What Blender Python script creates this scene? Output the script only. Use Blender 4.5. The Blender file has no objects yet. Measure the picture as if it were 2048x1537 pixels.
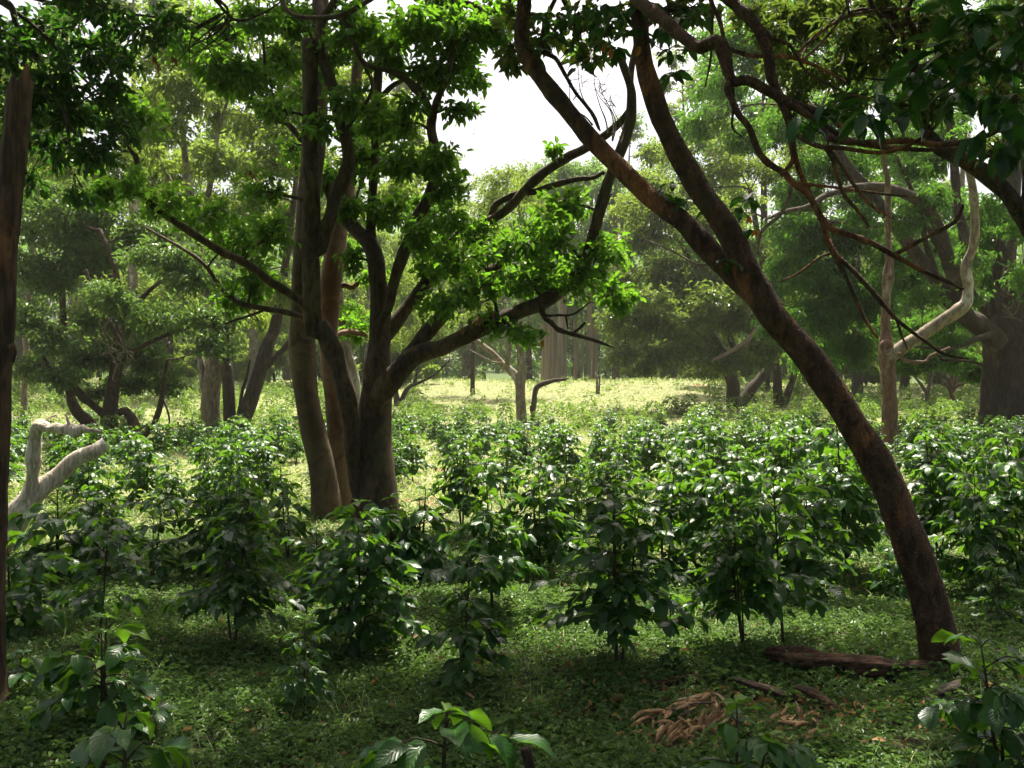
import bpy, math, random
import numpy as np
from mathutils import Vector

S = bpy.context.scene
COL = S.collection
R = math.radians

# ------------------------------------------------------------------ camera
H = 1.8                      # eye height over the ground at the camera
F = 1990.0                   # focal length in pixels of the 2048 px wide photograph
cam_d = bpy.data.cameras.new('camera')
cam_d.sensor_width = 36.0
cam_d.lens = 36.0 * F / 2048.0
cam_d.clip_start = 0.05
cam_d.clip_end = 3000.0
cam = bpy.data.objects.new('camera', cam_d)
cam.location = (0, 0, H)
cam.rotation_euler = (R(90), 0, 0)
COL.objects.link(cam)
S.camera = cam

# ------------------------------------------------------------------ sky and sun
SUN_EL, SUN_AZ = R(64), R(8)            # high, ahead of the camera, a little to the right
w = bpy.data.worlds.new('World')
S.world = w
w.use_nodes = True
nt = w.node_tree
for n in list(nt.nodes):
    nt.nodes.remove(n)
sky = nt.nodes.new('ShaderNodeTexSky')
sky.sky_type = 'NISHITA'
sky.sun_disc = False
sky.sun_elevation = SUN_EL
sky.sun_rotation = SUN_AZ
sky.air_density = 0.65
sky.dust_density = 9.0
sky.ozone_density = 0.4
bg = nt.nodes.new('ShaderNodeBackground')
bg.inputs['Strength'].default_value = 0.080
wo = nt.nodes.new('ShaderNodeOutputWorld')
nt.links.new(sky.outputs[0], bg.inputs['Color'])
nt.links.new(bg.outputs[0], wo.inputs['Surface'])
sun_d = bpy.data.lights.new('sun', 'SUN')
sun_d.energy = 4.3
sun_d.angle = R(0.55)
sun_d.color = (1.0, 0.93, 0.80)
sun = bpy.data.objects.new('sun', sun_d)
sv = Vector((math.sin(SUN_AZ) * math.cos(SUN_EL), math.cos(SUN_AZ) * math.cos(SUN_EL), math.sin(SUN_EL)))
sun.rotation_euler = sv.to_track_quat('Z', 'Y').to_euler()
sun.location = (0, 20, 60)
COL.objects.link(sun)

S.view_settings.view_transform = 'Standard'
S.view_settings.look = 'None'
S.view_settings.exposure = 1.75
S.view_settings.gamma = 1.0
S.view_settings.use_curve_mapping = False
cy = S.cycles
cy.max_bounces = 8
cy.diffuse_bounces = 4
cy.glossy_bounces = 3
cy.transmission_bounces = 4
cy.volume_bounces = 1
cy.transparent_max_bounces = 8
cy.use_denoising = True
cy.sample_clamp_indirect = 6.0
HAZE_DENSITY = 0.00030

# ------------------------------------------------------------------ helpers
rng = np.random.default_rng(7)
random.seed(7)


def sstep(a, b, x):
    t = np.clip((np.asarray(x, float) - a) / (b - a), 0, 1)
    return t * t * (3 - 2 * t)


def ground_z(x, y):
    x = np.asarray(x, float); y = np.asarray(y, float)
    z = 1.62 * sstep(28, 88, y) + 0.55 * sstep(6, 30, -x) * sstep(24, 46, y)
    z = z + 0.05 * np.sin(x * 0.9 + 0.3 * y) * np.sin(y * 0.7 + 1.3) + 0.03 * np.sin(2.3 * x + 1.1 * y)
    z = z + 0.03 * np.sin(3.1 * y - 1.7 * x + 2) + 0.85 * np.exp(-((x - 9) / 9) ** 2 - ((y - 66) / 9) ** 2) + 0.6 * np.exp(-((x + 5) / 8) ** 2 - ((y - 74) / 9) ** 2) + 0.30 * np.exp(-((x + 15) / 9) ** 2 - ((y - 52) / 9) ** 2) + 0.35 * np.exp(-((x - 26) / 10) ** 2 - ((y - 72) / 10) ** 2)
    z = z * sstep(2.0, 5.0, np.abs(y) + np.abs(x)) + 6.0 * sstep(110, 260, y)
    return z


def P(px, py, d):
    """point seen at pixel (px, py) of the photograph at distance d ahead"""
    return np.array([(px - 1024.0) / F * d, d, H - (py - 768.5) / F * d])


def G(px, py):
    """point on the ground seen at that pixel"""
    d = 2.5
    while d < 400:
        p = P(px, py, d)
        if p[2] <= ground_z(p[0], p[1]):
            break
        d += 0.02 + d * 0.002
    return np.array([p[0], p[1], float(ground_z(p[0], p[1]))])


def unit(v):
    v = np.asarray(v, float)
    return v / np.maximum(np.linalg.norm(v, axis=-1, keepdims=True), 1e-9)


def mesh_obj(name, verts, faces_groups, mat, parent=None, tint=None, uv=None, smooth=True, loc=None):
    """faces_groups: list of (n,k) index arrays; link as ONE mesh object"""
    me = bpy.data.meshes.new(name)
    verts = np.asarray(verts, np.float32)
    me.vertices.add(len(verts))
    me.vertices.foreach_set('co', verts.ravel())
    li, ls, lt, st = [], [], [], 0
    for f in faces_groups:
        f = np.asarray(f, np.int32)
        if len(f) == 0:
            continue
        k = f.shape[1]
        li.append(f.ravel())
        ls.append(st + np.arange(len(f), dtype=np.int32) * k)
        lt.append(np.full(len(f), k, np.int32))
        st += f.size
    li = np.concatenate(li); ls = np.concatenate(ls); lt = np.concatenate(lt)
    me.loops.add(len(li))
    me.loops.foreach_set('vertex_index', li)
    me.polygons.add(len(ls))
    me.polygons.foreach_set('loop_start', ls)
    me.polygons.foreach_set('loop_total', lt)
    me.polygons.foreach_set('use_smooth', np.full(len(ls), smooth, bool))
    if tint is not None:
        a = me.attributes.new('tint', 'FLOAT', 'POINT')
        a.data.foreach_set('value', np.asarray(tint, np.float32))
    if uv is not None:
        u = me.uv_layers.new(name='UVMap')
        u.data.foreach_set('uv', np.asarray(uv, np.float32)[li].ravel())
    me.update(calc_edges=True)
    me.validate()
    me.materials.append(mat)
    o = bpy.data.objects.new(name, me)
    if loc is not None:
        o.location = loc
    if parent is not None:
        o.parent = parent
    COL.objects.link(o)
    return o


def tag(o, label=None, cat=None, group=None, kind=None):
    if label: o['label'] = label
    if cat: o['category'] = cat
    if group: o['group'] = group
    if kind: o['kind'] = kind
    return o


def thing(name, label, cat, loc, group=None):
    o = bpy.data.objects.new(name, None)
    o.empty_display_size = 0.2
    o.location = loc
    COL.objects.link(o)
    return tag(o, label, cat, group)


# ------------------------------------------------------------------ materials
def nodes_of(name):
    m = bpy.data.materials.new(name)
    m.use_nodes = True
    t = m.node_tree
    for n in list(t.nodes):
        t.nodes.remove(n)
    out = t.nodes.new('ShaderNodeOutputMaterial')
    return m, t, out


def mixcol(t, fac, a, b):
    n = t.nodes.new('ShaderNodeMix'); n.data_type = 'RGBA'
    for k, v in ((0, fac), (6, a), (7, b)):
        if isinstance(v, bpy.types.NodeSocket):
            t.links.new(v, n.inputs[k])
        elif k == 0:
            n.inputs[0].default_value = v
        else:
            n.inputs[k].default_value = (*v, 1)
    return n.outputs[2]


def noise(t, vec, scale, detail=5, rough=0.6, stretch=None, dist=0.0):
    if stretch is not None:
        mp = t.nodes.new('ShaderNodeMapping'); mp.inputs['Scale'].default_value = stretch
        t.links.new(vec, mp.inputs[0]); vec = mp.outputs[0]
    n = t.nodes.new('ShaderNodeTexNoise')
    n.inputs['Scale'].default_value = scale; n.inputs['Detail'].default_value = detail
    n.inputs['Roughness'].default_value = rough; n.inputs['Distortion'].default_value = dist
    t.links.new(vec, n.inputs['Vector'])
    return n.outputs[0]


def ramp(t, x, lo, hi):
    n = t.nodes.new('ShaderNodeMapRange'); n.interpolation_type = 'SMOOTHSTEP'
    n.inputs[1].default_value = lo; n.inputs[2].default_value = hi
    t.links.new(x, n.inputs[0])
    return n.outputs[0]


def math_n(t, op, a, b=None):
    n = t.nodes.new('ShaderNodeMath'); n.operation = op
    for k, v in ((0, a), (1, b)):
        if v is None: continue
        if isinstance(v, bpy.types.NodeSocket): t.links.new(v, n.inputs[k])
        else: n.inputs[k].default_value = v
    return n.outputs[0]


def leaf_mat(name, dark, light, young, rough=0.4, trans=0.4, tcol=None, spec=0.5, veins=False, obj_rand=0.0):
    m, t, out = nodes_of(name)
    at = t.nodes.new('ShaderNodeAttribute'); at.attribute_name = 'tint'
    fac = at.outputs['Fac']
    if obj_rand:
        oi = t.nodes.new('ShaderNodeObjectInfo')
        r = math_n(t, 'MULTIPLY', math_n(t, 'SUBTRACT', oi.outputs['Random'], 0.5), obj_rand)
        fac = math_n(t, 'ADD', fac, r)
    c = mixcol(t, ramp(t, fac, 0.0, 0.75), dark, light)
    c = mixcol(t, ramp(t, fac, 0.8, 1.0), c, young)
    p = t.nodes.new('ShaderNodeBsdfPrincipled')
    p.inputs['Roughness'].default_value = rough
    p.inputs['Specular IOR Level'].default_value = spec
    t.links.new(c, p.inputs['Base Color'])
    if veins:
        uv = t.nodes.new('ShaderNodeUVMap'); sp = t.nodes.new('ShaderNodeSeparateXYZ')
        t.links.new(uv.outputs[0], sp.inputs[0])
        au = math_n(t, 'ABSOLUTE', math_n(t, 'SUBTRACT', sp.outputs[0], 0.5))
        ph = math_n(t, 'SUBTRACT', math_n(t, 'MULTIPLY', sp.outputs[1], 9.0), math_n(t, 'MULTIPLY', au, 4.5))
        wv = math_n(t, 'ABSOLUTE', math_n(t, 'SINE', math_n(t, 'MULTIPLY', ph, math.pi)))
        wv = math_n(t, 'POWER', wv, 0.6)
        mid = ramp(t, au, 0.0, 0.05)
        hgt = math_n(t, 'MULTIPLY', wv, mid)
        b = t.nodes.new('ShaderNodeBump'); b.inputs['Strength'].default_value = 0.28
        b.inputs['Distance'].default_value = 0.004
        t.links.new(hgt, b.inputs['Height']); t.links.new(b.outputs[0], p.inputs['Normal'])
        c2 = mixcol(t, math_n(t, 'MULTIPLY', math_n(t, 'SUBTRACT', 1.0, mid), 0.35), c, young)
        t.links.new(c2, p.inputs['Base Color'])
    tr = t.nodes.new('ShaderNodeBsdfTranslucent')
    tc = mixcol(t, 0.62, c, tcol or young)
    t.links.new(tc, tr.inputs['Color'])
    ms = t.nodes.new('ShaderNodeMixShader'); ms.inputs[0].default_value = trans
    t.links.new(p.outputs[0], ms.inputs[1]); t.links.new(tr.outputs[0], ms.inputs[2])
    t.links.new(ms.outputs[0], out.inputs['Surface'])
    return m


def bark_mat(name, base, dark, patch=None, patch_amt=0.5, moss=None, moss_amt=0.4, grain=(9, 9, 1.6), bump=0.6, scale=1.0, rings=0.0, plates=0.0):
    m, t, out = nodes_of(name)
    tc = t.nodes.new('ShaderNodeTexCoord'); v = tc.outputs['Object']
    n1 = noise(t, v, 2.6 * scale, 6, 0.65, grain, 0.6)
    n2 = noise(t, v, 1.1 * scale, 5, 0.62, (1.6, 1.6, 0.8), 0.3)
    n3 = noise(t, v, 14 * scale, 4, 0.6)
    c = mixcol(t, ramp(t, n1, 0.36, 0.66), dark, base)
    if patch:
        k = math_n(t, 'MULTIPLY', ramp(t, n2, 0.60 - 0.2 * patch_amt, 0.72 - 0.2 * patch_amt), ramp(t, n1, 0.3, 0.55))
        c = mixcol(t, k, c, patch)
    if moss:
        nm = noise(t, v, 2.2 * scale, 6, 0.7, (1, 1, 0.7), 0.8)
        c = mixcol(t, ramp(t, nm, 0.66 - 0.22 * moss_amt, 0.78 - 0.22 * moss_amt), c, moss)
    c = mixcol(t, math_n(t, 'MULTIPLY', ramp(t, n3, 0.55, 0.75), 0.35), c, dark)
    p = t.nodes.new('ShaderNodeBsdfPrincipled')
    p.inputs['Roughness'].default_value = 0.85
    p.inputs['Specular IOR Level'].default_value = 0.25
    t.links.new(c, p.inputs['Base Color'])
    hsum = math_n(t, 'ADD', n1, math_n(t, 'MULTIPLY', n3, 0.35))
    if rings:
        nr = noise(t, v, 3.0, 3, 0.5, (0.5, 0.5, 9))
        hsum = math_n(t, 'ADD', hsum, math_n(t, 'MULTIPLY', nr, rings))
    if plates:
        mp = t.nodes.new('ShaderNodeMapping'); mp.inputs['Scale'].default_value = (44 * scale, 44 * scale, 10 * scale)
        wn = t.nodes.new('ShaderNodeTexNoise'); wn.inputs['Scale'].default_value = 9; t.links.new(v, wn.inputs['Vector'])
        va = t.nodes.new('ShaderNodeVectorMath'); va.operation = 'MULTIPLY_ADD'; va.inputs[1].default_value = (.16, .16, .34)
        t.links.new(wn.outputs['Color'], va.inputs[0]); t.links.new(v, va.inputs[2]); t.links.new(va.outputs[0], mp.inputs[0])
        vo = t.nodes.new('ShaderNodeTexVoronoi'); vo.feature = 'DISTANCE_TO_EDGE'; vo.inputs['Scale'].default_value = 1.0
        t.links.new(mp.outputs[0], vo.inputs['Vector'])
        cr = ramp(t, vo.outputs['Distance'], 0.0, 0.22)
        c = mixcol(t, math_n(t, 'MULTIPLY', math_n(t, 'SUBTRACT', 1.0, cr), plates), c, dark)
        t.links.new(c, p.inputs['Base Color'])
        hsum = math_n(t, 'ADD', hsum, math_n(t, 'MULTIPLY', cr, 0.7 * plates))
    b = t.nodes.new('ShaderNodeBump'); b.inputs['Strength'].default_value = bump
    b.inputs['Distance'].default_value = 0.03
    t.links.new(hsum, b.inputs['Height']); t.links.new(b.outputs[0], p.inputs['Normal'])
    t.links.new(p.outputs[0], out.inputs['Surface'])
    return m


M = {}
M['coffee'] = leaf_mat('coffee_leaf', (0.010, 0.042, 0.009), (0.030, 0.098, 0.014), (0.12, 0.23, 0.02), 0.31, 0.35, (0.20, 0.44, 0.015), 0.32, True, 0.30)
M['maple'] = leaf_mat('bright_tree_leaf', (0.028, 0.070, 0.012), (0.075, 0.165, 0.020), (0.13, 0.24, 0.025), 0.42, 0.5, (0.20, 0.46, 0.015), 0.35)
M['broad'] = leaf_mat('broad_dark_leaf', (0.014, 0.046, 0.010), (0.034, 0.098, 0.015), (0.10, 0.19, 0.02), 0.34, 0.36, (0.09, 0.27, 0.012), 0.4, True)
M['greyleaf'] = leaf_mat('grey_green_leaf', (0.022, 0.054, 0.015), (0.075, 0.140, 0.038), (0.17, 0.20, 0.045), 0.42, 0.40, (0.20, 0.36, 0.04), 0.45)
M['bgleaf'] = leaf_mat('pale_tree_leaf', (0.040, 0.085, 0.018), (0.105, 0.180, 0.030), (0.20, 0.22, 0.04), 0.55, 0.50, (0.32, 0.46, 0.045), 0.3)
M['fineleaf'] = leaf_mat('fine_green_leaf', (0.018, 0.058, 0.012), (0.058, 0.145, 0.024), (0.14, 0.22, 0.03), 0.42, 0.45, (0.18, 0.42, 0.025), 0.4)
M['brownleaf'] = leaf_mat('olive_brown_leaf', (0.026, 0.056, 0.014), (0.066, 0.108, 0.022), (0.20, 0.17, 0.03), 0.5, 0.40, (0.18, 0.28, 0.025), 0.35)
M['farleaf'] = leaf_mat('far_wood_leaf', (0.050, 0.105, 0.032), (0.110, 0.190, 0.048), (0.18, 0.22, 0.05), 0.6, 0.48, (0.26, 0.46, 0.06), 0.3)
M['bigleaf'] = leaf_mat('large_dark_leaf', (0.012, 0.042, 0.010), (0.028, 0.085, 0.014), (0.07, 0.15, 0.02), 0.30, 0.26, (0.06, 0.22, 0.012), 0.35, True)
M['weed'] = leaf_mat('field_weed_leaf', (0.050, 0.100, 0.022), (0.120, 0.190, 0.045), (0.24, 0.26, 0.07), 0.45, 0.45, (0.32, 0.46, 0.06), 0.4)
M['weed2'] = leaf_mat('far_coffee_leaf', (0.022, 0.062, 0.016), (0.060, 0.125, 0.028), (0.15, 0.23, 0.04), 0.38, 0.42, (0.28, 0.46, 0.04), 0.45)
M['oliveleaf'] = leaf_mat('olive_leaf', (0.030, 0.058, 0.014), (0.092, 0.140, 0.032), (0.19, 0.20, 0.04), 0.45, 0.42, (0.24, 0.36, 0.03), 0.35)
M['herb'] = leaf_mat('ground_herb_leaf', (0.040, 0.092, 0.020), (0.105, 0.180, 0.038), (0.20, 0.26, 0.06), 0.45, 0.38, (0.16, 0.30, 0.04), 0.45)
M['straw'] = leaf_mat('dry_grass_blade', (0.12, 0.21, 0.05), (0.33, 0.36, 0.15), (0.54, 0.49, 0.28), 0.6, 0.5, (0.50, 0.54, 0.22), 0.3)
M['deadleaf'] = leaf_mat('dead_leaf', (0.10, 0.05, 0.02), (0.30, 0.17, 0.06), (0.45, 0.32, 0.13), 0.7, 0.2, None, 0.3)
M['orangeleaf'] = leaf_mat('orange_leaf', (0.30, 0.10, 0.015), (0.45, 0.18, 0.02), (0.5, 0.25, 0.03), 0.6, 0.35, None, 0.3)
M['bark_dark'] = bark_mat('dark_mossy_bark', (0.082, 0.054, 0.030), (0.026, 0.018, 0.011), (0.115, 0.078, 0.042), 0.4, (0.056, 0.056, 0.019), 0.5, grain=(6, 6, 2.4), bump=0.45, plates=.18)
M['bark_smooth'] = bark_mat('smooth_olive_bark', (0.092, 0.062, 0.034), (0.058, 0.040, 0.022), (0.130, 0.094, 0.054), 0.5, (0.068, 0.062, 0.024), 0.5, grain=(1.6, 1.6, 1.6), bump=0.22, rings=0.9)
M['bark_red'] = bark_mat('smooth_russet_bark', (0.135, 0.074, 0.036), (0.080, 0.044, 0.022), (0.18, 0.12, 0.07), 0.6, (0.13, 0.12, 0.055), 0.4, grain=(1.6, 1.6, 1.6), bump=0.22, rings=0.9)
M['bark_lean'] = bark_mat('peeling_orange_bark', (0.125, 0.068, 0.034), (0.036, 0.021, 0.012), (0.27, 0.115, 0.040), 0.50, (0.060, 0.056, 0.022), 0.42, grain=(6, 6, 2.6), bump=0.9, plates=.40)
M['bark_scaly'] = bark_mat('scaly_brown_bark', (0.095, 0.066, 0.042), (0.020, 0.015, 0.011), (0.20, 0.085, 0.03), 0.25, (0.075, 0.075, 0.03), 0.5, grain=(8, 8, 2.5), bump=1.0, plates=.5)
M['bark_snag'] = bark_mat('snag_bark', (0.10, 0.060, 0.034), (0.026, 0.017, 0.011), (0.21, 0.10, 0.04), 0.45, (0.07, 0.06, 0.03), 0.2, grain=(9, 9, 1.4), bump=0.8)
M['bark_pale'] = bark_mat('pale_lichen_bark', (0.24, 0.20, 0.13), (0.11, 0.085, 0.055), (0.38, 0.36, 0.29), 0.35, (0.12, 0.12, 0.06), 0.3, grain=(4, 4, 1.6), bump=0.4)
M['bark_orange'] = bark_mat('orange_mottled_bark', (0.17, 0.10, 0.055), (0.075, 0.045, 0.026), (0.30, 0.28, 0.21), 0.35, (0.11, 0.11, 0.04), 0.4, grain=(4, 4, 1.8), bump=0.6)
M['bark_mid'] = bark_mat('brown_furrowed_bark', (0.085, 0.060, 0.038), (0.030, 0.022, 0.015), (0.14, 0.11, 0.075), 0.35, (0.09, 0.09, 0.04), 0.3, grain=(10, 10, 1.4), bump=0.7, plates=.35)
M['bark_euc'] = bark_mat('shaggy_pale_bark', (0.30, 0.24, 0.17), (0.17, 0.13, 0.09), (0.38, 0.31, 0.22), 0.3, None, 0, grain=(9, 9, 0.25), bump=1.0, scale=0.35)
M['deadwood'] = bark_mat('grey_dead_wood', (0.70, 0.62, 0.50), (0.30, 0.25, 0.19), (0.78, 0.73, 0.63), 0.3, (0.30, 0.28, 0.20), 0.1, grain=(14, 14, 2.0), bump=0.7)
M['rotten'] = bark_mat('rotten_wood', (0.13, 0.062, 0.030), (0.014, 0.010, 0.007), (0.24, 0.14, 0.07), 0.25, (0.03, 0.035, 0.012), 0.3, grain=(2, 16, 16), bump=1.2)
M['greyslab'] = bark_mat('weathered_slab', (0.085, 0.066, 0.048), (0.03, 0.024, 0.018), (0.10, 0.06, 0.035), 0.4, (0.04, 0.05, 0.02), 0.4, grain=(3, 14, 14), bump=0.9)
M['twig'] = bark_mat('twig_bark', (0.085, 0.062, 0.040), (0.030, 0.022, 0.015), None, 0, (0.06, 0.065, 0.03), 0.3, bump=0.3)
M['twig_pale'] = bark_mat('pale_twig_bark', (0.20, 0.155, 0.10), (0.09, 0.07, 0.045), None, 0, None, 0, bump=0.3)
M['stem'] = bark_mat('coffee_stem', (0.075, 0.060, 0.032), (0.030, 0.022, 0.014), None, 0, (0.05, 0.06, 0.02), 0.3, grain=(20, 20, 8), bump=0.3)
M['pod'] = bark_mat('dry_pod', (0.40, 0.25, 0.12), (0.22, 0.12, 0.05), (0.50, 0.37, 0.21), 0.5, None, 0, grain=(20, 20, 20), bump=0.5, scale=1.5)


def ground_mat():
    m, t, out = nodes_of('plantation_soil')
    tc = t.nodes.new('ShaderNodeTexCoord'); v = tc.outputs['Object']
    sp = t.nodes.new('ShaderNodeSeparateXYZ'); t.links.new(v, sp.inputs[0])
    a = noise(t, v, 0.45, 6, 0.65); b = noise(t, v, 5.0, 6, 0.7); c3 = noise(t, v, 40, 4, 0.7)
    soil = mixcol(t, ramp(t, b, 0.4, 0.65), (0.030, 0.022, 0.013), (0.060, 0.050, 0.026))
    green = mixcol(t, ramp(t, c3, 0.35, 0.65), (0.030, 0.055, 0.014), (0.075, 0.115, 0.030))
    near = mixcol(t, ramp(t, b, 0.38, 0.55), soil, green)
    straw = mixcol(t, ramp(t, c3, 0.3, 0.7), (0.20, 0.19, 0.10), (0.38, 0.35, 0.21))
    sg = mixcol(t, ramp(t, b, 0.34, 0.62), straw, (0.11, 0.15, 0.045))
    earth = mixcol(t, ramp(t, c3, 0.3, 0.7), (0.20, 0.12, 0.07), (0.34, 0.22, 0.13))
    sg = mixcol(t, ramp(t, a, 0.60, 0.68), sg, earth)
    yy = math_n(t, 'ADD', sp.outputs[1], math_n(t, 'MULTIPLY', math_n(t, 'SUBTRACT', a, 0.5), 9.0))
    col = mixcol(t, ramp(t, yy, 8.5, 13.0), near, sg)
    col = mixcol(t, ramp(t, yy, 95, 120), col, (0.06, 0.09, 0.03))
    p = t.nodes.new('ShaderNodeBsdfPrincipled'); p.inputs['Roughness'].default_value = 0.95
    p.inputs['Specular IOR Level'].default_value = 0.1
    t.links.new(col, p.inputs['Base Color'])
    bp = t.nodes.new('ShaderNodeBump'); bp.inputs['Strength'].default_value = 0.8; bp.inputs['Distance'].default_value = 0.06
    t.links.new(math_n(t, 'ADD', b, math_n(t, 'MULTIPLY', c3, 0.5)), bp.inputs['Height'])
    t.links.new(bp.outputs[0], p.inputs['Normal'])
    t.links.new(p.outputs[0], out.inputs['Surface'])
    return m


# ------------------------------------------------------------------ ground
def graded(lo, hi, fine_lo, fine_hi, step):
    fine = np.arange(fine_lo, fine_hi + 1e-6, step)
    up = fine_hi + (hi - fine_hi) * (np.linspace(0, 1, 50)[1:] ** 2.2)
    dn = fine_lo - (fine_lo - lo) * (np.linspace(0, 1, 40)[1:] ** 2.2)
    return np.concatenate([dn[::-1], fine, up])


gx = graded(-900, 900, -14, 14, 0.16)
gy = graded(-60, 1500, 2, 40, 0.16)
X, Y = np.meshgrid(gx, gy)
Z = ground_z(X, Y) + 0.012 * np.sin(7 * X + 2 * Y) * np.sin(6 * Y - 3 * X)
nx, ny = len(gx), len(gy)
idx = np.arange(nx * ny).reshape(ny, nx)
quads = np.stack([idx[:-1, :-1].ravel(), idx[:-1, 1:].ravel(), idx[1:, 1:].ravel(), idx[1:, :-1].ravel()], 1)
g = mesh_obj('ground', np.stack([X.ravel(), Y.ravel(), Z.ravel()], 1), [quads], ground_mat())
g['kind'] = 'structure'


# ------------------------------------------------------------------ shapes
class Buf:
    """collects vertices and faces for one mesh"""
    def __init__(self):
        self.v, self.f3, self.f4, self.t, self.u, self.n = [], [], [], [], [], 0

    def add(self, v, f4=None, f3=None, t=None, u=None):
        self.v.append(np.asarray(v, float))
        if f4 is not None and len(f4): self.f4.append(np.asarray(f4) + self.n)
        if f3 is not None and len(f3): self.f3.append(np.asarray(f3) + self.n)
        if t is not None: self.t.append(t)
        if u is not None: self.u.append(u)
        self.n += len(v)

    def build(self, name, mat, parent=None, origin=None, smooth=True):
        v = np.concatenate(self.v)
        if origin is not None: v = v - np.asarray(origin)
        g = []
        if self.f4: g.append(np.concatenate(self.f4))
        if self.f3: g.append(np.concatenate(self.f3))
        return mesh_obj(name, v, g, mat, parent, np.concatenate(self.t) if self.t else None,
                        np.concatenate(self.u) if self.u else None, smooth)


def catmull(pts, rad, step):
    pts = np.asarray(pts, float); rad = np.asarray(rad, float)
    q = np.vstack([2 * pts[0] - pts[1], pts, 2 * pts[-1] - pts[-2]])
    r = np.concatenate([[rad[0]], rad, [rad[-1]]])
    op, orr = [], []
    for i in range(1, len(q) - 2):
        L = np.linalg.norm(q[i + 1] - q[i])
        k = int(np.clip(math.ceil(L / step), 1, 24))
        s = np.arange(k)[:, None] / k
        a, b, c, d = q[i - 1], q[i], q[i + 1], q[i + 2]
        op.append(0.5 * ((2 * b) + (c - a) * s + (2 * a - 5 * b + 4 * c - d) * s ** 2 + (3 * b - a - 3 * c + d) * s ** 3))
        s = s[:, 0]; sm = s * s * (3 - 2 * s)
        orr.append(r[i] * (1 - sm) + r[i + 1] * sm)
    op.append(q[-2][None]); orr.append([r[-2]])
    return np.vstack(op), np.concatenate(orr)


def tube(buf, pts, rad, sides=10, step=0.1, lump=0.06, flute=0.0, cap='round', wob=0.0, squash=None):
    p, r = catmull(pts, rad, step)
    n = len(p)
    if wob:
        ph = rng.uniform(0, 6.28, 6)
        s = np.arange(n) * step
        p = p + wob * np.stack([np.sin(s * 2.1 + ph[0]) + .5 * np.sin(s * 5.3 + ph[1]), np.sin(s * 1.9 + ph[2]) + .5 * np.sin(s * 4.7 + ph[3]),
                                0.5 * np.sin(s * 2.7 + ph[4])], 1) * np.minimum(1, np.arange(n) / 4.0)[:, None]
    tg = unit(np.gradient(p, axis=0)) if n > 2 else np.repeat(unit(p[1] - p[0])[None], n, 0)
    ref = np.array([0.0, 1.0, 0.0]) if abs(tg[0][1]) < 0.9 else np.array([1.0, 0, 0])
    nn = np.zeros((n, 3)); cur = unit(ref - tg[0] * np.dot(ref, tg[0]))
    for i in range(n):
        cur = unit(cur - tg[i] * np.dot(cur, tg[i])); nn[i] = cur
    bb = np.cross(tg, nn)
    th = np.linspace(0, 2 * math.pi, sides, endpoint=False)
    k = rng.uniform(0, 6.28, 8)
    arc = np.concatenate([[0], np.cumsum(np.linalg.norm(np.diff(p, axis=0), axis=1))]) / max(np.mean(r), 1e-4)
    tt, aa = np.meshgrid(th, arc)
    m = 1 + lump * (np.sin(2 * tt + .7 * aa + k[0]) * .5 + np.sin(3 * tt - .45 * aa + k[1]) * .4 + np.sin(.9 * aa + k[2]) * .5 + np.sin(tt + 1.7 * aa + k[3]) * .35)
    if flute:
        m = m + flute * (np.abs(np.sin(2.5 * tt + k[4] + .08 * aa)) - .5 + .4 * np.sin(4 * tt + k[5]))
    if sides >= 14: m = m + rng.normal(0, .013, m.shape)
    rr = r[:, None] * m
    c, s_ = np.cos(tt), np.sin(tt)
    if squash: s_ = s_ * squash
    v = p[:, None, :] + rr[..., None] * (c[..., None] * nn[:, None, :] + s_[..., None] * bb[:, None, :])
    v = v.reshape(-1, 3)
    ii = np.arange(n * sides).reshape(n, sides)
    jj = np.roll(ii, -1, 1)
    f4 = np.stack([ii[:-1].ravel(), jj[:-1].ravel(), jj[1:].ravel(), ii[1:].ravel()], 1)
    ends = []
    if cap == 'round':
        e = [p[0] - tg[0] * r[0] * .3, p[-1] + tg[-1] * r[-1] * .5]
    elif cap == 'jag':
        v2 = v.reshape(n, sides, 3)
        v2[-1] += tg[-1] * ((1.5 * np.cos(th - k[6]) + .5 * np.sin(5 * th + k[7]) + rng.uniform(-.25, .25, sides)) * r[-1])[:, None]
        v = v2.reshape(-1, 3)
        e = [p[0], p[-1] - tg[-1] * r[-1] * .8]
    else:
        e = [p[0], p[-1]]
    v = np.vstack([v, e])
    a, b = n * sides, n * sides + 1
    f3 = np.vstack([np.stack([jj[0], ii[0], np.full(sides, a)], 1), np.stack([ii[-1], jj[-1], np.full(sides, b)], 1)])
    buf.add(v, f4, f3)
    return p, r


def leaves(buf, pos, dirs, nrm, L, W, tint, droop=0.25, fold=0.25):
    """simple folded leaves of six points each"""
    n = len(pos)
    D = unit(dirs); Nn = unit(nrm - D * np.sum(nrm * D, 1)[:, None]); B = np.cross(D, Nn)
    L = np.broadcast_to(L, n)[:, None]; W = np.broadcast_to(W, n)[:, None]
    rows = [(0.0, 0), (0.30, .8), (0.62, .85), (1.0, 0)]
    base = pos
    m1 = pos + D * L * .5 - Nn * L * droop * .06
    l1 = pos + D * L * .30 + B * W * .46 + Nn * W * fold
    r1 = pos + D * L * .30 - B * W * .46 + Nn * W * fold
    l2 = pos + D * L * .64 + B * W * .40 + Nn * (W * fold - L * droop * .3)
    r2 = pos + D * L * .64 - B * W * .40 + Nn * (W * fold - L * droop * .3)
    tip = pos + D * L * .97 - Nn * L * droop
    v = np.stack([base, l1, l2, tip, r2, r1], 1).reshape(-1, 3)
    o = (np.arange(n) * 6)[:, None]
    f4 = np.vstack([o + np.array([[0, 3, 2, 1]]), o + np.array([[0, 5, 4, 3]])])
    buf.add(v, f4, None, np.repeat(tint, 6))


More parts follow.
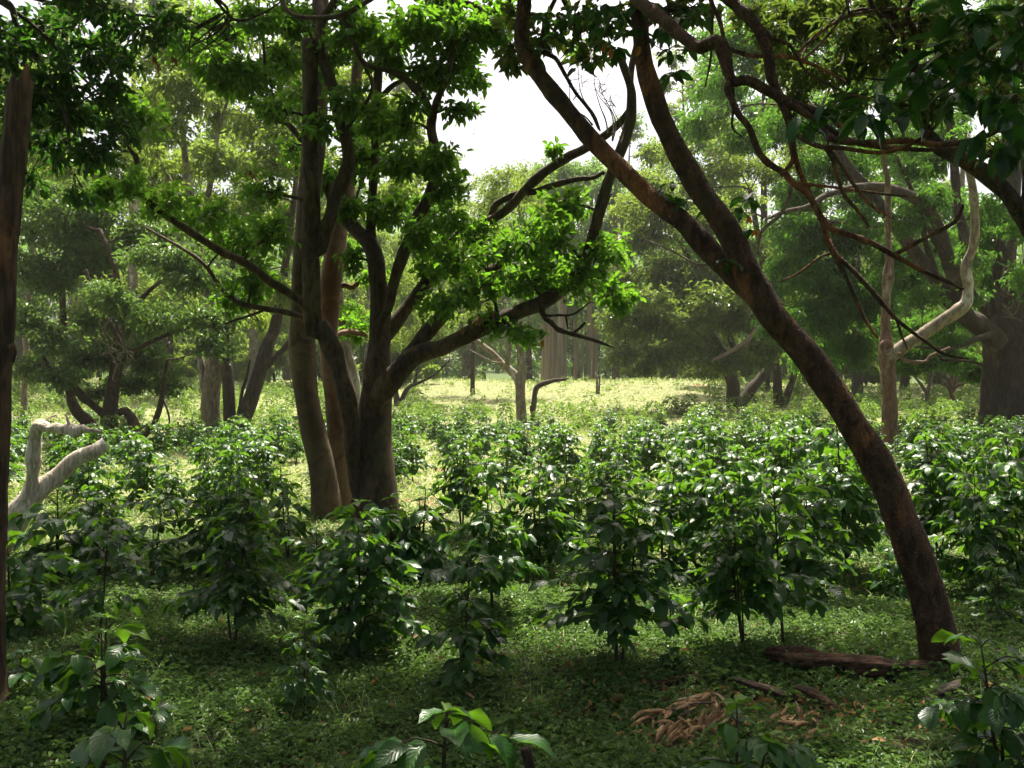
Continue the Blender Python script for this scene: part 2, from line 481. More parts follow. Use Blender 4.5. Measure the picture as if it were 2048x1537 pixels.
def big_leaves(buf, pos, dirs, nrm, L, W, tint, droop):
    """curved leaves of seven rows with a midrib, UVs across and along"""
    n = len(pos)
    D = unit(dirs); Nn = unit(nrm - D * np.sum(nrm * D, 1)[:, None]); B = np.cross(D, Nn)
    L = np.broadcast_to(L, n); W = np.broadcast_to(W, n); droop = np.broadcast_to(droop, n)
    ts = np.array([0, .10, .25, .42, .60, .78, .92, 1.0])
    wv = np.array([.04, .45, .88, 1.0, .93, .62, .22, .0])
    tw = rng.uniform(-.35, .35, n)
    ang = np.zeros(n); cur = np.array(pos, float); V, U = [], []
    prev = 0
    for k, (t, ww) in enumerate(zip(ts, wv)):
        seg = (t - prev) * L; prev = t
        ang_k = droop * t * 1.5
        d = D * np.cos(ang_k)[:, None] - Nn * np.sin(ang_k)[:, None]
        nv = Nn * np.cos(ang_k)[:, None] + D * np.sin(ang_k)[:, None]
        cur = cur + d * seg[:, None]
        rot = tw * t
        bb = B * np.cos(rot)[:, None] + nv * np.sin(rot)[:, None]
        wave = (0.10 * np.sin(k * 2.3 + tw * 20))
        up = nv * (W * ww * (0.20 + wave))[:, None]
        V += [cur + bb * (W * .5 * ww)[:, None] + up, cur, cur - bb * (W * .5 * ww)[:, None] + up]
        U += [np.tile([0, t], (n, 1)), np.tile([.5, t], (n, 1)), np.tile([1, t], (n, 1))]
    K = len(ts) * 3
    v = np.stack(V, 1).reshape(-1, 3); u = np.stack(U, 1).reshape(-1, 2)
    f = []
    for k in range(len(ts) - 1):
        a = 3 * k
        f += [[a, a + 1, a + 4, a + 3], [a + 1, a + 2, a + 5, a + 4]]
    o = (np.arange(n) * K)[:, None, None]
    f4 = (o + np.array(f)[None]).reshape(-1, 4)
    buf.add(v, f4, None, np.repeat(tint, K), u)


class Tree:
    def __init__(s, name, label, cat, base, bark, leaf=None, group=None, twig='twig'):
        s.base = np.asarray(base, float)
        s.root = thing(name, label, cat, s.base, group)
        s.bark, s.leaf, s.twigm = M[bark], leaf, M[twig]
        s.sk, s.tw, s.lf, s.big = [], Buf(), Buf(), Buf()
        s.ml = leaf

    def limb(s, pts, part='limb', sides=12, step=None, lump=.07, flute=0., cap='round', flare=False, label=None, wob=0, mat=None):
        """pts: (px, py, width px, depth)"""
        b = Buf()
        w = [P(p[0], p[1], p[3]) for p in pts]
        r = [p[2] * .5 / F * p[3] for p in pts]
        p_, r_ = s._tube(b, w, r, sides, step, lump, flute, cap, wob)
        o = b.build(part, mat or s.bark, s.root, s.base)
        if label: o['label'] = label
        return o

    def _tube(s, b, w, r, sides, step, lump, flute, cap, wob):
        p_, r_ = tube(b, w, r, sides, step or max(np.mean(r) * .9, .03), lump, flute, cap, wob)
        s.sk.append(np.column_stack([p_, r_]))
        return p_, r_

    def crown(s, clumps, depth, L=.09, W=.045, cov=1.6, twigs=16, dd=1.0, tint=(.15, .75), droop=.35, limbs=True, drop=.3, lr=.012, nmax=6000, yfr=.06, squash=1.0, clus=.15):
        """clumps: (px, py, rx px, ry px[, depth]); leaf clumps carried on limbs and twigs"""
        for c in clumps:
            if c[0] == 'w':          # world position and radii
                ctr, rad, tb = np.array(c[1:4], float), np.array([c[4], c[4], c[5]], float), 0.0
            else:
                d = c[4] if len(c) > 4 else depth + rng.uniform(-.5, .5) * dd
                tb = c[5] if len(c) > 5 else 0.0
                ctr = P(c[0], c[1], d)
                rad = np.array([c[2] / F * d, (c[2] + c[3]) * .5 / F * d, c[3] / F * d]) * squash
            sk = np.vstack(s.sk)
            dv = ctr - sk[:, :3]
            dist = np.linalg.norm(dv, axis=1)
            cost = dist + 1.4 * np.maximum(0, -dv[:, 2]) - 1.2 * sk[:, 3]
            j = int(np.argmin(cost))
            a, ra = sk[j, :3], sk[j, 3]
            Ld = dist[j]
            s.tw = Buf()
            r0 = min(ra * .6, .014 + lr * Ld + .004)
            if Ld > .25:
                mid = (a + ctr) / 2 + np.array([rng.uniform(-.12, .12), rng.uniform(-.12, .12), rng.uniform(0.0, .18)]) * Ld
                pts = [a, a * .65 + mid * .35 + rng.normal(0, .03, 3) * Ld, mid, ctr * .7 + mid * .3 + rng.normal(0, .04, 3) * Ld, ctr]
                p_, r_ = tube(s.tw, pts, [r0, r0 * .85, r0 * .7, r0 * .5, r0 * .3], 7, max(.06, Ld / 14), .05)
                s.sk.append(np.column_stack([p_, r_])[len(p_) // 2:])
                axis = p_[int(len(p_) * .5):]
            else:
                axis = np.array([a, ctr]); 
            area = math.pi * rad[0] * rad[2]
            n = int(min(nmax, cov * area / (L * W * .38)))
            nt = max(5, int(twigs * 1.4))
            per = max(3, n // nt)
            for q in range(nt):
                u = unit(rng.normal(0, 1, 3)); u[2] = u[2] * .9 + .1
                tip = ctr + u * rad * rng.uniform(.45, 1.08)
                st = axis[rng.integers(len(axis))]
                md = (st + tip) / 2 + rng.normal(0, .08, 3) * np.linalg.norm(tip - st)
                rt = max(.0035, r0 * .28)
                tube(s.tw, [st, md, tip], [rt, rt * .7, rt * .35], 4, max(.05, np.linalg.norm(tip - st) / 5), .0)
                k = per
                tt = rng.uniform(.25, 1.05, k) ** .7
                pp = np.where((tt < .5)[:, None], st + (md - st) * (tt * 2)[:, None], md + (tip - md) * ((tt - .5) * 2)[:, None])
                sp = np.mean(rad) * clus
                pp = pp + rng.normal(0, 1, (k, 3)) * np.array([sp, sp, sp * .62])
                ax = unit(tip - st)
                dr = unit(rng.normal(0, .75, (k, 3)) + ax * .8) + np.array([0, 0, -drop])
                nm = np.array([0, 0, 1.0]) + rng.normal(0, .55, (k, 3))
                tb_q = rng.normal(0, .20) + tb
                ti = np.clip(rng.uniform(tint[0], tint[1], k) + tb_q, 0, .79)
                yy = rng.random(k) < yfr
                ti = np.where(yy, rng.uniform(.85, 1, k), ti)
                sc = rng.uniform(.65, 1.2, k)
                leaves(s.lf, pp, dr, nm, L * sc, W * sc, ti, droop)
            s.tw.build('branch', s.twigm, s.root, s.base)

    def whorls(s, items, L=.2, W=.075, n=6, droop=.5, tint=(.1, .7), twig=True):
        """items: (px, py, depth[, aim dx, aim dy]) whorls of large leaves"""
        for it in items:
            c = P(it[0], it[1], it[2])
            if twig and s.sk:
                sk = np.vstack(s.sk); dist = np.linalg.norm(sk[:, :3] - c, axis=1)
                j = int(np.argmin(dist + .5 * np.maximum(0, 1.0 - sk[:, 2] / 2)))
                a = sk[j, :3]
                if dist[j] > .03:
                    md = (a + c) / 2 + rng.normal(0, .08, 3) * dist[j]
                    r0 = min(sk[j, 3] * .7, .004 + .006 * dist[j])
                    b = Buf()
                    p_, r_ = tube(b, [a, md, c], [r0, r0 * .7, .003], 6, .06, .03)
                    b.build('twig', s.twigm, s.root, s.base)
                    s.sk.append(np.column_stack([p_, r_]))
            k = n + int(rng.integers(-1, 2))
            an = np.arange(k) / k * 6.283 + rng.uniform(0, 6.28)
            dr = np.stack([np.cos(an), np.sin(an), rng.uniform(-.55, .25, k)], 1)
            if len(it) > 4:
                dr = dr + np.array([it[3], 0, -it[4]])
            nm = np.array([0, 0, 1.0]) + rng.normal(0, .3, (k, 3))
            sc = rng.uniform(.6, 1.15, k)
            big_leaves(s.big, np.repeat(c[None], k, 0) + rng.normal(0, .02, (k, 3)), dr, nm, L * sc, W * sc, rng.uniform(*tint, k), rng.uniform(droop * .3, droop * 1.5, k))

    def done(s, crown_name='crown', big_mat='bigleaf'):
        if s.lf.n: s.lf.build(crown_name, M[s.ml], s.root, s.base, smooth=False)
        if s.big.n: s.big.build('large_leaves' if s.lf.n else crown_name, M[big_mat], s.root, s.base)
        return s.root


def D(pts, d0, d1=None):
    """give traced (px, py, w) points a distance running from d0 to d1"""
    d1 = d0 if d1 is None else d1
    n = len(pts)
    return [(p[0], p[1], p[2], d0 + (d1 - d0) * i / max(1, n - 1)) for i, p in enumerate(pts)]


# ------------------------------------------------------------------ the many-stemmed dark tree in the middle
T = Tree('dark_tree', 'dark mossy branching tree with long limbs spreading left and right in the middle', 'tree',
         G(750, 1046), 'bark_dark', 'maple')
T.limb([(746, 1075, 118, 12.5), (748, 1034, 98, 12.5), (753, 932, 76, 12.5), (750, 864, 64, 12.5), (752, 797, 60, 12.5), (755, 746, 60, 12.5), (758, 695, 46, 12.55),
        (762, 645, 41, 12.6), (760, 594, 37, 12.6), (756, 555, 36, 12.6), (752, 521, 37, 12.6), (740, 490, 32, 12.7), (712, 460, 29, 12.8), (684, 432, 25, 12.9),
        (664, 405, 18, 13.2), (650, 350, 14, 13.5)], 'trunk', 22, lump=.07, flute=.05)
S_ = [(722, 985, 40, 12.45), (706, 915, 30, 12.3), (703, 848, 35, 12.2), (690, 780, 37, 12.1), (666, 705, 39, 12.1), (645, 655, 36, 12.1), (624, 624, 37, 12.1), (620, 80, 30, 12.1),
      (620, 80, 30, 12.1), (630, 490, 27, 12.1), (651, 457, 27, 12.1), (662, 430, 26, 12.1), (672, 392, 29, 12.1), (690, 352, 28, 12.1), (697, 312, 26, 12.1),
      (690, 274, 24, 12.1), (677, 230, 23, 12.1), (662, 166, 23, 12.1), (645, 117, 21, 12.1), (640, 78, 21, 12.1), (643, 39, 24, 12.1), (636, -5, 18, 12.2), (622, -90, 14, 12.4), (600, -190, 10, 12.6)]
T.limb(S_, 'limb', 16, lump=.08)
T.limb([(643, 40, 20, 12.1), (672, 0, 18, 11.8), (700, -70, 14, 11.3), (740, -150, 10, 10.8)], 'limb')
T.limb(D([(622, 632, 22), (601, 604, 18), (568, 580, 18), (534, 560, 17), (513, 541, 17), (479, 520, 17), (444, 505, 16), (393, 472, 16), (325, 427, 14), (287, 393, 13), (273, 359, 12),
          (273, 318, 11), (263, 304, 8), (250, 285, 4)], 12.1, 10.3))
T.limb(D([(287, 393, 10), (262, 375, 8), (239, 362, 6), (215, 352, 3)], 10.55, 10.4))
T.limb(D([(612, 640, 14), (581, 627, 12), (530, 618, 11), (479, 606, 10), (444, 579, 9), (410, 531, 8), (369, 500, 7), (330, 478, 6), (291, 455, 4)], 12.2, 12.6))
T.limb(D([(530, 618, 7), (513, 627, 6), (480, 638, 5), (444, 650, 3)], 12.3))
T.limb(D([(640, 470, 10), (613, 285, 11), (600, 277, 12), (577, 250, 12), (548, 238, 12), (528, 225, 11), (510, 210, 10), (503, 195, 7), (510, 170, 5)], 12.3, 12.6)[1:])
T.limb(D([(541, 235, 9), (537, 215, 8), (532, 170, 7), (528, 100, 6), (520, 40, 5), (516, -20, 4)], 12.6))
T.limb(D([(553, 240, 7), (552, 215, 6), (545, 190, 5), (540, 150, 4)], 12.6))
T.limb(D([(762, 645, 20), (777, 616, 19), (786, 572, 22), (798, 532, 24), (815, 488, 25), (835, 437, 25), (859, 390, 24), (876, 335, 22), (869, 295, 20), (862, 255, 20), (865, 230, 19)], 12.5, 12.0))
T.limb(D([(866, 240, 17), (848, 199, 17), (830, 176, 18), (806, 155, 14), (773, 141, 10), (744, 135, 9), (721, 117, 9), (707, 82, 10), (691, 45, 10), (687, 28, 9)], 12.0, 11.6))
T.limb(D([(566, -8, 9), (570, 10, 9), (580, 24, 9), (602, 34, 9), (637, 36, 10), (668, 35, 10), (695, 27, 10), (725, 10, 10), (748, -5, 10), (790, -50, 10)], 11.7, 11.5), wob=.01)
T.limb(D([(721, 119, 6), (744, 170, 6), (730, 210, 7), (710, 235, 7), (690, 262, 8)], 11.8, 12.0))
T.limb(D([(864, 240, 15), (873, 205, 15), (886, 175, 13), (896, 147, 12), (908, 90, 11), (910, 34, 10), (905, -20, 8), (915, -100, 6)], 12.0, 11.6))
T.limb(D([(750, 505, 20), (742, 460, 18), (744, 400, 17), (750, 330, 16), (752, 225, 17), (756, 180, 17), (760, 120, 17), (788, 97, 16), (812, 82, 16), (840, 62, 17), (859, 38, 19), (860, 0, 21), (858, -50, 20), (850, -130, 17)], 12.8, 12.2))
T.limb(D([(758, 192, 10), (767, 189, 11), (785, 172, 11), (803, 162, 10), (820, 150, 8)], 12.6))
T.limb(D([(860, 30, 18), (872, 19, 17), (891, 11, 16), (915, 7, 15), (935, 8, 15), (955, 17, 15), (970, 32, 14), (976, 36, 13), (988, 26, 14), (1003, 15, 14), (1027, -2, 13), (1060, -30, 11)], 12.3, 12.0))
T.limb(D([(758, 690, 30), (781, 658, 31), (804, 628, 28), (828, 600, 27), (848, 572, 25), (862, 545, 22), (876, 515, 20), (882, 485, 18), (880, 455, 17), (872, 438, 15), (858, 420, 12), (850, 400, 8)], 12.6, 13.2))
T.limb(D([(858, 421, 9), (872, 385, 9), (900, 376, 9), (925, 372, 6)], 13.2))
T.limb(D([(757, 800, 42), (770, 776, 46), (790, 752, 46), (811, 728, 44), (838, 708, 36), (862, 702, 34), (886, 695, 34), (934, 671, 33), (982, 647, 32), (1033, 626, 30), (1084, 606, 30), (1125, 577, 28),
          (1160, 541, 26), (1178, 505, 24), (1187, 470, 24), (1201, 417, 23), (1218, 359, 22), (1242, 301, 22), (1260, 246, 22), (1263, 200, 20), (1260, 170, 17), (1251, 144, 16), (1240, 115, 14), (1232, 100, 9)], 12.4, 11.6), sides=16, label='long sweeping limb that curves up to the right')
T.limb(D([(800, 740, 36), (821, 708, 33), (838, 688, 31), (855, 665, 30), (889, 628, 28), (920, 589, 26), (958, 558, 24), (980, 542, 21), (997, 530, 17)], 12.4, 12.2), cap='jag', label='broken limb end')
T.limb(D([(975, 545, 9), (972, 525, 8), (968, 507, 6)], 12.2))
T.limb(D([(868, 540, 15), (885, 505, 17), (913, 475, 18), (948, 452, 20), (975, 443, 18), (999, 431, 18), (1026, 408, 18), (1050, 380, 19), (1084, 349, 20), (1129, 318, 19), (1170, 298, 18), (1207, 274, 17), (1242, 243, 16), (1258, 222, 13)], 13.2, 11.8))
T.limb(D([(970, 446, 12), (982, 431, 13), (992, 410, 13), (1016, 396, 14), (1043, 386, 14), (1070, 384, 13), (1101, 373, 13), (1153, 359, 11), (1185, 356, 9), (1208, 345, 8)], 13.0, 11.9))
T.limb(D([(1260, 175, 13), (1264, 130, 13), (1280, 70, 13), (1296, 48, 13), (1341, 17, 13), (1370, -10, 12), (1420, -60, 9)], 11.8, 11.9))
T.limb(D([(1080, 610, 14), (1088, 632, 12), (1101, 644, 11), (1119, 661, 10), (1153, 671, 8), (1187, 681, 7), (1228, 695, 4)], 11.9, 11.5), lump=.12, label='dead hanging branch')
T.limb(D([(1144, 668, 6), (1158, 658, 6), (1170, 646, 5)], 11.7))
T.limb(D([(1094, 632, 6), (1115, 631, 5), (1146, 629, 4), (1180, 605, 3)], 11.8))
T.limb(D([(1131, 631, 4), (1134, 645, 4), (1136, 658, 3)], 11.8))
T.limb(D([(770, 758, 14), (764, 728, 14), (760, 712, 12)], 12.1, 11.9), cap='jag')
T.crown([(480, 480, 80, 50), (405, 435, 75, 42), (330, 410, 60, 38, 10.9), (235, 372, 70, 38, 10.4), (190, 400, 45, 25, 10.3), (282, 240, 58, 48, 10.4), (515, 555, 60, 48), (465, 600, 50, 32), (545, 470, 50, 50), (520, 380, 45, 40)],
        11.8, .102, .054, 2.3, 18, 1.6)
T.crown([(660, 120, 50, 50), (590, 40, 60, 40), (690, 200, 40, 50), (740, 60, 60, 50), (860, 150, 50, 50), (930, 60, 60, 50), (800, 250, 40, 36), (430, 130, 50, 50), (540, 220, 44, 40), (360, 90, 50, 40), (990, 30, 50, 40), (840, 420, 40, 40), (700, 420, 40, 36), (950, 470, 44, 36), (1000, 545, 60, 40), (1100, 530, 60, 50), (870, 540, 46, 40)], 12.5, .102, .054, 2.6, 20, 1.6, (.0, .6))
T.crown([(640, 355, 50, 45), (640, 255, 36, 40), (560, 130, 66, 52), (480, 160, 70, 56), (600, 50, 60, 46), (520, 40, 60, 50), (430, 70, 60, 50), (760, 240, 60, 56), (722, 330, 56, 54), (800, 325, 60, 50), (770, 425, 55, 50), (842, 480, 52, 46), (745, 560, 36, 36), (700, 520, 26, 30)],
        12.4, .102, .054, 2.8, 20, 2.0)
T.crown([(915, 520, 76, 50), (960, 575, 56, 44), (890, 610, 60, 40), (1080, 475, 86, 62), (1130, 415, 52, 46), (1060, 560, 76, 50), (1165, 560, 60, 50), (1232, 590, 50, 46), (1210, 505, 52, 52), (1035, 672, 55, 26), (985, 640, 40, 24), (900, 440, 50, 36), (1010, 500, 50, 36)],
        12.0, .102, .054, 2.3, 18, 1.4)
T.crown([(900, 380, 46, 44), (875, 320, 50, 36), (900, 130, 66, 66), (830, 50, 76, 60), (775, 110, 56, 56), (955, 165, 34, 26), (915, 222, 46, 22), (995, 60, 52, 46), (880, 30, 70, 50), (700, 60, 60, 60), (960, 70, 40, 40), (830, 210, 36, 26), (1150, 112, 22, 16), (1110, 300, 20, 14)],
        12.2, .102, .054, 3.2, 20, 1.4)
T.crown([(560, -70, 110, 55, 13.6), (700, -50, 110, 50, 13.5), (830, -75, 100, 55, 13.7), (950, -50, 90, 50, 13.5), (640, -150, 150, 70, 14.2), (850, -160, 150, 70, 14.2), (760, -250, 130, 60, 14.5)], 13.5, .12, .056, 1.8, 18)  # clumps above the frame, added to shade the upper leaves
# the part of its crown above the picture, which shades the ground in front
T.crown([(560, -120, 150, 90, 10.6), (700, -180, 150, 90, 9.8), (860, -150, 140, 80, 10.4), (420, -80, 130, 80, 10.4), (980, -120, 120, 80, 10.8), (760, -330, 170, 110, 9.4), (960, -330, 160, 100, 9.2), (560, -330, 170, 110, 9.6), (380, -250, 150, 100, 10.0)],
        10.5, .13, .06, 1.7, 18)
T.done('crown')

# ------------------------------------------------------------------ two straight smooth trunks beside it
T = Tree('smooth_tree', 'tall smooth olive-grey trunk, leftmost of the stems growing tightly together in the middle', 'tree', G(655, 1043), 'bark_smooth', 'maple')
T.limb([(660, 1068, 84, 13.0), (655, 1035, 66, 13.0), (646, 949, 53, 13.0), (628, 870, 50, 13.0), (614, 797, 48, 13.0), (604, 695, 53, 13.0), (604, 628, 47, 13.0), (606, 560, 44, 13.0), (609, 505, 44, 13.0), (617, 403, 45, 13.0), (628, 285, 47, 13.0),
        (634, 200, 44, 13.0), (637, 110, 38, 13.0), (641, 0, 32, 13.1), (645, -150, 24, 13.3), (655, -300, 16, 13.6)], 'trunk', 24, lump=.035)
T.crown([(640, -260, 130, 90, 13), (560, -420, 170, 120, 13.2), (760, -420, 150, 110, 13.4), (600, 200, 40, 40, 13.3), (580, 300, 40, 40, 13.3)], 13, .09, .045, 1.2, 16)
T.done()
T = Tree('smooth_tree', 'straight smooth russet-brown trunk standing between the leftmost stem and the dark mossy tree', 'tree', G(690, 1035), 'bark_red', 'maple')
T.limb([(694, 1070, 66, 13.5), (690, 1035, 54, 13.5), (683, 929, 44, 13.5), (668, 797, 38, 13.5), (658, 695, 38, 13.5), (658, 628, 39, 13.5), (662, 560, 43, 13.5), (670, 505, 41, 13.5), (680, 437, 37, 13.6), (693, 386, 30, 13.7), (705, 300, 25, 13.8), (712, 180, 22, 14), (716, 60, 18, 14.2), (725, -120, 14, 14.6)], 'trunk', 20, lump=.035)
T.limb(D([(672, 575, 10), (690, 571, 12), (705, 575, 11), (722, 560, 8), (735, 545, 5)], 13.6))
T.limb(D([(670, 670, 10), (700, 664, 12), (735, 672, 9)], 13.7, 14.2))
T.crown([(700, 250, 40, 40), (735, 76, 27, 45), (700, 660, 50, 30, 14.2), (740, -150, 110, 80, 14.5)], 13.9, .11, .052, 1.9, 14)
T.done()
T = Tree('lichen_tree', 'short pale lichen-spotted trunk half hidden behind the dark mossy tree', 'tree', G(708, 960), 'bark_pale', 'maple')
T.limb(D([(712, 970, 32), (711, 850, 26), (709, 780, 24), (700, 735, 26), (690, 690, 24), (682, 640, 20), (678, 560, 16), (690, 440, 12)], 17.0, 17.3), 'trunk', 14, lump=.09)
T.crown([(720, 640, 50, 40), (735, 76, 27, 34), (690, 500, 40, 40)], 17, .11, .052, 1.7, 12)
T.done()

# ------------------------------------------------------------------ leaning forked tree on the right, its long limbs hanging in front
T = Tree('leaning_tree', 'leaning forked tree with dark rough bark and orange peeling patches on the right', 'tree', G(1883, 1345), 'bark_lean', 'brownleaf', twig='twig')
b0 = G(1883, 1345)[1]
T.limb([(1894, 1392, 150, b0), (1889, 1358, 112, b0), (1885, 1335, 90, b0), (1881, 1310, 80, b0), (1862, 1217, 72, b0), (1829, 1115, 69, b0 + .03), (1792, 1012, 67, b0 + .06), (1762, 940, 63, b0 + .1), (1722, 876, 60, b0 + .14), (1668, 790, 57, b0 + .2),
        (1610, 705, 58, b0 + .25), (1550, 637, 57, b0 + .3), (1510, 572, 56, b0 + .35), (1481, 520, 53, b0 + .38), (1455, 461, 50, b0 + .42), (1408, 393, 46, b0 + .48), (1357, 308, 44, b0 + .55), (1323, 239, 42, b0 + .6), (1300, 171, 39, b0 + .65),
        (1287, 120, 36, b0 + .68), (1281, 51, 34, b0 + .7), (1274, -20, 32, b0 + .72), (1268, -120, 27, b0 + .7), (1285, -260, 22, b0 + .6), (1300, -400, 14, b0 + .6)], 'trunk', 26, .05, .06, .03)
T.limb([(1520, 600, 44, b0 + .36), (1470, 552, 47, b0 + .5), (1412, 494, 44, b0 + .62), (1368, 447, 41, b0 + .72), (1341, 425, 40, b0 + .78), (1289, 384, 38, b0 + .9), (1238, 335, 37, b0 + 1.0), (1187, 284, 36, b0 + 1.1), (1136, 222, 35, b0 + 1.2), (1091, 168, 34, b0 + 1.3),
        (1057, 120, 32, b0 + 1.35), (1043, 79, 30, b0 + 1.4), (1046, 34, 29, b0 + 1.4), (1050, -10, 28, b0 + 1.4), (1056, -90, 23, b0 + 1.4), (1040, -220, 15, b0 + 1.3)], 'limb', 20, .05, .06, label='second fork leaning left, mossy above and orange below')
d5 = 5.6
T.limb([(1270, -70, 26, b0 + .7), (1262, -20, 27, 6.5), (1290, 12, 27, 6.1), (1324, 38, 27, 5.9), (1372, 79, 25, 5.7), (1399, 95, 25, 5.6), (1440, 88, 31, 5.55), (1463, 160, 22, 5.5), (1495, 161, 20, 5.5), (1540, 185, 21, 5.5), (1581, 207, 20, 5.5), (1639, 227, 18, 5.5), (1662, 234, 14, 5.5), (1680, 254, 9, 5.5)], 'limb', 14)
T.limb(D([(1575, 205, 14), (1632, 240, 14), (1673, 267, 13), (1707, 283, 12), (1758, 294, 11), (1844, 301, 9), (1930, 301, 7), (1981, 315, 6), (2012, 332, 4)], 5.48, 5.2), wob=.006)
T.limb(D([(1635, 228, 14), (1652, 267, 15), (1673, 280, 14), (1724, 285, 13), (1810, 281, 13), (1878, 289, 12), (1946, 280, 11), (1998, 260, 10), (2050, 232, 9), (2110, 190, 8)], 5.52, 4.6), wob=.006)
T.limb(D([(1461, 161, 15), (1452, 178, 14), (1461, 205, 13), (1475, 232, 13), (1495, 256, 13), (1519, 308, 13), (1543, 332, 14), (1570, 347, 13), (1588, 368, 13), (1615, 388, 13), (1632, 415, 13), (1645, 441, 14), (1663, 458, 13), (1707, 472, 12), (1751, 489, 12), (1790, 510, 11), (1844, 538, 10), (1895, 562, 8), (1929, 579, 5)], 5.5, 5.3), wob=.008)
T.limb(D([(1789, 510, 9), (1827, 489, 9), (1878, 462, 9), (1909, 445, 8), (1922, 424, 7), (1926, 410, 5)], 5.35, 5.2))
T.limb(D([(1645, 441, 11), (1657, 479, 11), (1676, 520, 10), (1693, 551, 9), (1717, 609, 8), (1732, 644, 7), (1755, 678, 5)], 5.45, 5.3), wob=.006)
T.limb(D([(1657, 479, 9), (1672, 508, 10), (1707, 541, 10), (1745, 582, 10), (1793, 637, 8), (1844, 678, 7), (1888, 709, 6), (1936, 719, 4)], 5.44, 5.2), wob=.006)
T.limb(D([(1793, 637, 6), (1800, 662, 5), (1815, 700, 3)], 5.3))
T.limb([(1288, -240, 20, b0 + .6), (1350, -180, 22, 6.3), (1410, -80, 23, 5.9), (1445, -15, 24, 5.7), (1470, 10, 24, 5.7), (1494, 30, 24, 5.65), (1519, 64, 23, 5.6), (1536, 109, 22, 5.58), (1543, 154, 21, 5.56), (1559, 195, 20, 5.55), (1572, 222, 18, 5.5), (1579, 250, 16, 5.5), (1585, 291, 14, 5.5), (1594, 330, 12, 5.5), (1609, 366, 11, 5.5), (1622, 392, 9, 5.5)], 'limb', 14)
T.limb(D([(1586, 305, 9), (1585, 322, 9), (1574, 338, 9), (1562, 352, 8)], 5.5))
T.limb(D([(1576, 235, 11), (1594, 267, 11), (1620, 285, 11), (1646, 294, 10), (1690, 297, 9), (1760, 305, 8), (1815, 292, 7), (1870, 255, 6), (1915, 190, 5), (1960, 115, 5), (2010, 98, 4), (2060, 92, 3)], 5.5, 4.4), wob=.006)
T.limb(D([(1650, 294, 9), (1666, 322, 9), (1676, 359, 8), (1690, 393, 8), (1717, 424, 7), (1738, 455, 5)], 5.4, 5.2))
T.limb(D([(1660, 300, 7), (1680, 328, 7), (1707, 369, 7), (1741, 410, 6), (1786, 438, 4)], 5.4, 5.1))
T.limb(D([(1415, -60, 10), (1423, 0, 10), (1440, 40, 9), (1447, 68, 8), (1461, 137, 7), (1467, 205, 6), (1462, 255, 5), (1480, 275, 3)], 5.8, 5.4), wob=.006)
T.limb(D([(1425, 5, 7), (1424, 70, 6), (1421, 120, 5), (1410, 175, 3)], 5.8))
T.limb(D([(1400, 95, 9), (1430, 94, 9), (1460, 98, 9), (1502, 110, 9), (1545, 112, 9), (1587, 116, 8), (1639, 137, 7), (1690, 165, 5)], 5.6, 5.9), wob=.008)
T.limb(D([(1530, 62, 8), (1545, 78, 8), (1580, 92, 7), (1610, 140, 5), (1650, 165, 4), (1700, 190, 4), (1752, 197, 3)], 5.6, 5.4))
T.limb(D([(1587, 116, 7), (1632, 72, 7), (1690, 36, 7), (1760, 20, 6), (1830, 18, 5)], 5.8, 6.1))
T.limb(D([(1600, 125, 6), (1640, 90, 5), (1680, 40, 5), (1700, 0, 4)], 5.8, 6.0))
T.limb(D([(1590, 366, 7), (1640, 372, 6), (1687, 378, 6), (1775, 390, 5), (1830, 395, 3)], 5.45, 5.6), wob=.004)
T.limb(D([(1584, 366, 7), (1578, 395, 7), (1560, 430, 7), (1530, 455, 6), (1519, 475, 6), (1516, 508, 4)], 5.5, 5.35), mat=M['twig_pale'])
T.limb(D([(1668, 505, 6), (1640, 515, 5), (1600, 545, 5), (1560, 565, 3)], 5.5, 5.7))
T.limb(D([(1448, 515, 6), (1400, 530, 5), (1340, 500, 4), (1290, 480, 3)], b0 + .5, 7.6), mat=M['twig_pale'])
T.limb(D([(1110, 0, 9), (1090, 60, 10), (1084, 100, 9), (1110, 115, 9), (1130, 150, 8), (1150, 185, 7), (1180, 225, 6), (1195, 260, 4)], 7.8, 7.3), wob=.01)
T.limb(D([(1125, 0, 7), (1150, 45, 6), (1175, 50, 4)], 7.7))
for q, (x0, y0, x1, y1, x2, y2) in enumerate([(1200, 262, 1170, 200, 1160, 120), (1215, 275, 1205, 210, 1190, 130), (1225, 280, 1228, 220, 1190, 165), (1225, 282, 1232, 235, 1200, 150), (1185, 250, 1150, 215, 1140, 150), (1240, 290, 1245, 250, 1222, 190)]):
    xm, ym = x1 + rng.uniform(-6, 6), y1 + rng.uniform(-6, 6)
    T.limb(D([(x0, y0, 4), ((x0 + xm) / 2 + 6, (y0 + ym) / 2, 3.2), (xm, ym, 2.4), ((xm + x2) / 2 - 5, (ym + y2) / 2, 1.6), (x2, y2, .9)], 7.6, 8.0), 'twig', 5, .05, wob=.012)
    for _ in range(3):
        f = rng.uniform(.2, .9); xa, ya = xm + (x2 - xm) * f, ym + (y2 - ym) * f
        T.limb(D([(xa, ya, 1.6), (xa + rng.uniform(-22, 22), ya - rng.uniform(5, 25), 1.1), (xa + rng.uniform(-40, 40), ya - rng.uniform(10, 45), .7)], 7.8), 'twig', 4, .05, wob=.01)
